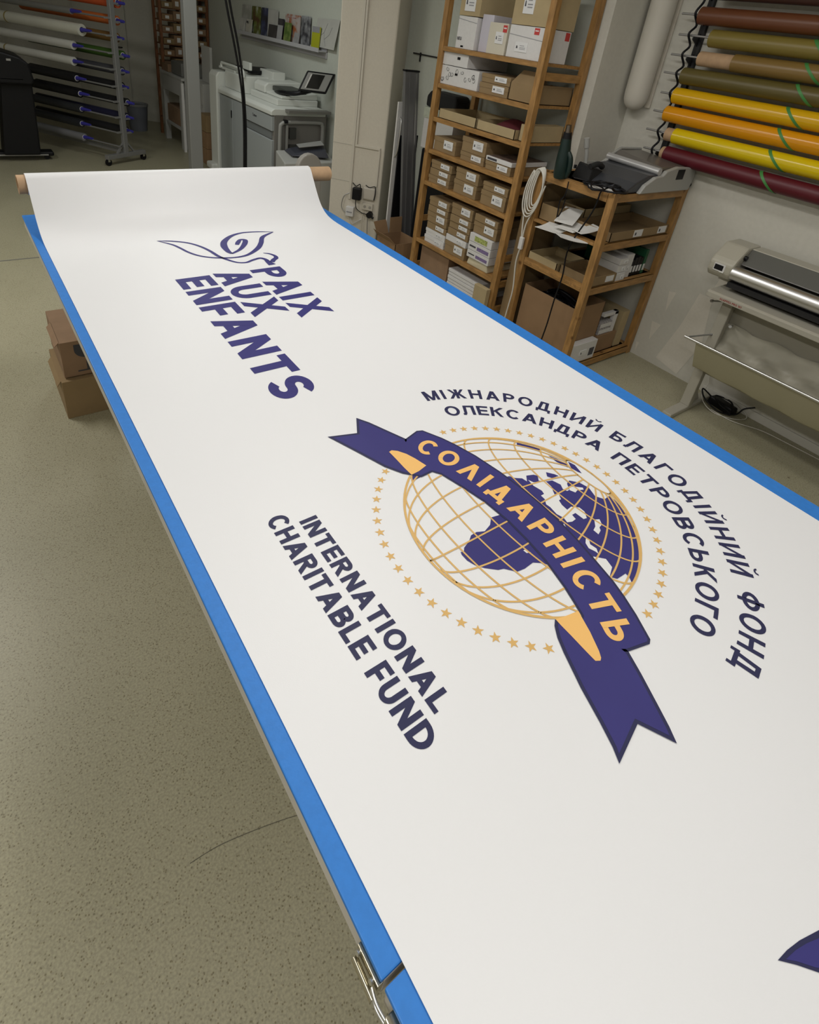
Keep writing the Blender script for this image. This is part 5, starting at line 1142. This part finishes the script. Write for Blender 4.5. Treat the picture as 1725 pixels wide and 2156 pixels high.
for j, z in enumerate(SHZ):
    for k, (xa, xb_) in enumerate(((2.74, 2.885), (2.89, 3.025), (3.07, 3.20), (3.205, 3.35))):
        h = .075 + .022 * ((j * 3 + k * 2) % 3)
        carton('carton', 'brown stock box, %s from left, %s board of the dark back shelf' % (['first', 'second', 'third', 'fourth'][k], words[j]), xa, xb_, 9.385 - .012 * ((j + k) % 3), 9.64, z + .001, z + h, (MCD, M_CARDR, M_CARD)[(j + 2 * k) % 3], 'stock boxes on the back shelf', sticker=(.3, .65, .25, .75), face='y', lid=False, marks=False)
bn = empty('waste_bin', (2.42, 9.85, 0), 'grey round waste bin by the far wall', 'bin')
b = MB(); b.tube([(2.42, 9.85, 0), (2.42, 9.85, .36)], [.12, .15], 24); b.build('body', mat('bin_grey', (.15, .16, .19), .5), bn)
b = MB(); b.pipe((2.42, 9.85, .355), (2.42, 9.85, .385), .158, .14); b.build('rim', mat('bin_bag', (.25, .25, .25), .5), bn)

# ------------------------------------------------------------------ mobile roll rack
RK0 = Vector((1.75, 7.85, 0)); RE = Vector((-.503, .864, 0)); RN = Vector((.864, .503, 0))
def rk(s, n, z): p = RK0 + RE * s + RN * n; return (p.x, p.y, z)
rk_root = empty('mobile_roll_rack', tuple(RK0), 'grey metal rack on castors holding vinyl rolls, far left of the room', 'roll rack')
MRK = mat('rack_grey_metal', (.30, .30, .30), .45, metal=.5)
for s_ in (0.0, 2.45):
    b = MB(); b.beam(rk(s_, 0, .10), rk(s_, 0, 2.6), .045, .06, up=RN); b.build('upright', MRK, rk_root, bevel=.004)
    b = MB(); b.beam(rk(s_, -.29, .10), rk(s_, .29, .10), .06, .05); b.build('foot_bar', MRK, rk_root, bevel=.004)
    b = MB(); b.beam(rk(s_, -.13, .12), rk(s_, -.01, .26), .02, .02); b.beam(rk(s_, .13, .12), rk(s_, .01, .26), .02, .02); b.build('brace', MRK, rk_root)
    for n_ in (-.27, .27):
        b = MB(); b.tube([Vector(rk(s_, n_, .04)) - RE * .014, Vector(rk(s_, n_, .04)) + RE * .014], .038, 16); b.build('castor_wheel', M_BLACK, rk_root)
        b = MB(); b.beam(rk(s_, n_, .045), rk(s_, n_, .09), .03, .03, up=RN); b.build('castor_fork', M_CHROME, rk_root)
b = MB(); b.beam(rk(0.02, 0, .13), rk(2.43, 0, .13), .04, .04); b.build('base_tube', MRK, rk_root)
MVB = mat('blue_violet_plastic', (.045, .04, .30), .4)
RR = [ # s end, z, radius, colour, words, front?
    (.48, 1.585, .034, (.20, .20, .19), 'thin grey roll above the three white rolls', 1.5),
    (.36, 1.410, .062, (.60, .60, .52), 'thickest white roll on the mobile rack', 1.5),
    (.52, 1.235, .047, (.60, .60, .56), 'second white roll on the mobile rack', 1.5),
    (.55, 1.065, .047, (.62, .62, .57), 'third white roll on the mobile rack, above the black ones', 1.5),
    (.54, .885, .050, (.012, .012, .014), 'uppermost black roll on the mobile rack', 1.5),
    (.52, .720, .048, (.010, .010, .012), 'second black roll on the mobile rack', 1.5),
    (.53, .545, .046, (.030, .032, .036), 'dark grey roll with yellow tape on the mobile rack', 1.0),
    (.56, .375, .046, (.022, .024, .028), 'dark grey roll with pale tape, second lowest on the mobile rack', 1.0),
    (.55, .215, .046, (.20, .20, .21), 'grey lowest roll on the mobile rack', .95)]
GM = 'vinyl rolls on the mobile rack'
for i, (s0, z, r_, col, lab, ln) in enumerate(RR):
    n_ = -.10
    root = empty('vinyl_roll', rk(s0, n_, z - r_), lab, 'roll', GM)
    m = mat('roll_col_%d' % i, col, .35, var=.03, scale=3)
    b = MB(); b.tube([rk(s0, n_, z), rk(s0 + ln, n_, z)], r_, 24, caps=False)
    b.pipe(rk(s0, n_, z), rk(s0 + ln, n_, z), r_ * 1.001, r_ * .62, 24); b.build('film', m, root)
    b = MB(); b.pipe(rk(s0 - .003, n_, z), rk(s0 + .10, n_, z), r_ * .63, r_ * .50, 20); b.build('core', M_WHITEC if i > 3 else m, root)
    if i in (1, 3, 2):
        st = s0 + (1.15 if i == 1 else (1.35 if i == 2 else 1.08)); b = MB(); b.tube([rk(st, n_, z), rk(st + .02, n_, z)], r_ + .002, 20); b.build('tape_band', mat('yellowish_tape', (.30, .24, .09), .5), root)
    if i in (6, 7):
        b = MB(); b.tube([rk(s0 + .92, n_, z), rk(s0 + .945, n_, z)], r_ + .003, 20); b.build('tape_band', mat('amber_tape', (.55, .33, .04), .5) if i == 6 else M_PAPER, root)
    b = MB(); b.beam(rk(0, n_ + .08, z - .01), rk(0, n_, z - .01), .02, .02); b.tube([rk(0, n_, z - .008), rk(s0 + .3, n_, z - .008)], .010, 8); b.build('prong', MRK, rk_root)
    b = MB(); b.tube([rk(s0 - .14, n_, z + .005), rk(s0 - .02, n_, z + .003), rk(s0 + .03, n_, z)], [.014, .022, .026], 12); b.build('prong_sleeve', MVB, rk_root)
BK = [(1.73, .055, (.55, .10, .03), 'red-orange'), (1.55, .050, (.50, .13, .03), 'orange'), (1.375, .050, (.18, .10, .03), 'brown'), (1.20, .050, (.05, .11, .02), 'green'), (1.03, .048, (.06, .06, .07), 'charcoal'), (.86, .048, (.015, .015, .017), 'black'), (.69, .046, (.015, .015, .017), 'black'), (.52, .046, (.02, .02, .05), 'navy'), (.36, .045, (.02, .02, .022), 'black')]
seen = {}
for i, (z, r_, col, cn) in enumerate(BK):
    n_ = .12; s0 = .02 + .03 * (i % 3)
    root = empty('vinyl_roll', rk(s0, n_, z - r_), '%s vinyl roll in the rear row of the mobile rack, number %d from the top' % (cn, i + 1), 'roll', GM)
    b = MB(); b.pipe(rk(s0, n_, z), rk(s0 + 1.5, n_, z), r_, r_ * .55, 24); b.build('film', mat('roll_back_%d' % i, col, .4), root)
    b = MB(); b.pipe(rk(s0 - .004, n_, z), rk(s0 + .1, n_, z), r_ * .62, r_ * .5, 20); b.build('core', M_WHITEC, root)
    b = MB(); b.tube([rk(s0 - .10, n_, z), rk(s0 + .02, n_, z)], [.014, .024], 12); b.build('prong_sleeve', MVB, rk_root)
    b = MB(); b.beam(rk(0, 0, z - .01), rk(0, n_, z - .01), .02, .02); b.build('prong', MRK, rk_root)

# black wide format printer, end on
wp = empty('wide_format_printer', (.4, 8.1, 0), 'black wide format printer on a stand at the far left edge', 'printer')
MBP = mat('printer_black', (.005, .005, .006), .5, spec=.25)
b = MB(); b.prism([(-1.2, .86), (-1.2, 1.24), (.45, 1.19), (.66, 1.15), (.80, 1.11), (.88, 1.05), (.905, .88), (.88, .84)], 'y', 7.85, 8.35); b.build('body', MBP, wp, bevel=.02)
b = MB(); b.hexa([(.50, 7.95, .08), (.86, 7.95, .08), (.86, 8.25, .08), (.50, 8.25, .08)], [(.60, 7.95, .86), (.89, 7.95, .86), (.89, 8.25, .86), (.60, 8.25, .86)]); b.build('leg', MBP, wp, bevel=.015)
b = MB(); b.box(.10, 1.0, 8.02, 8.18, .05, .10); b.build('foot', MBP, wp, bevel=.015)
b = MB(); b.box(.12, .94, 8.012, 8.02, .06, .075); b.build('foot_trim', M_GREYM, wp)
b = MB(); b.tube([(.93, 8.07, .028), (.93, 8.13, .028)], .027, 14); b.tube([(.16, 8.07, .028), (.16, 8.13, .028)], .027, 14); b.build('castor_wheel', M_BLACK, wp)
b = MB(); b.box(.68, .72, 7.848, 7.853, 1.07, 1.09); b.box(.60, .80, 7.85, 7.862, .89, .896); b.build('pale_marking', M_GREYM, wp)
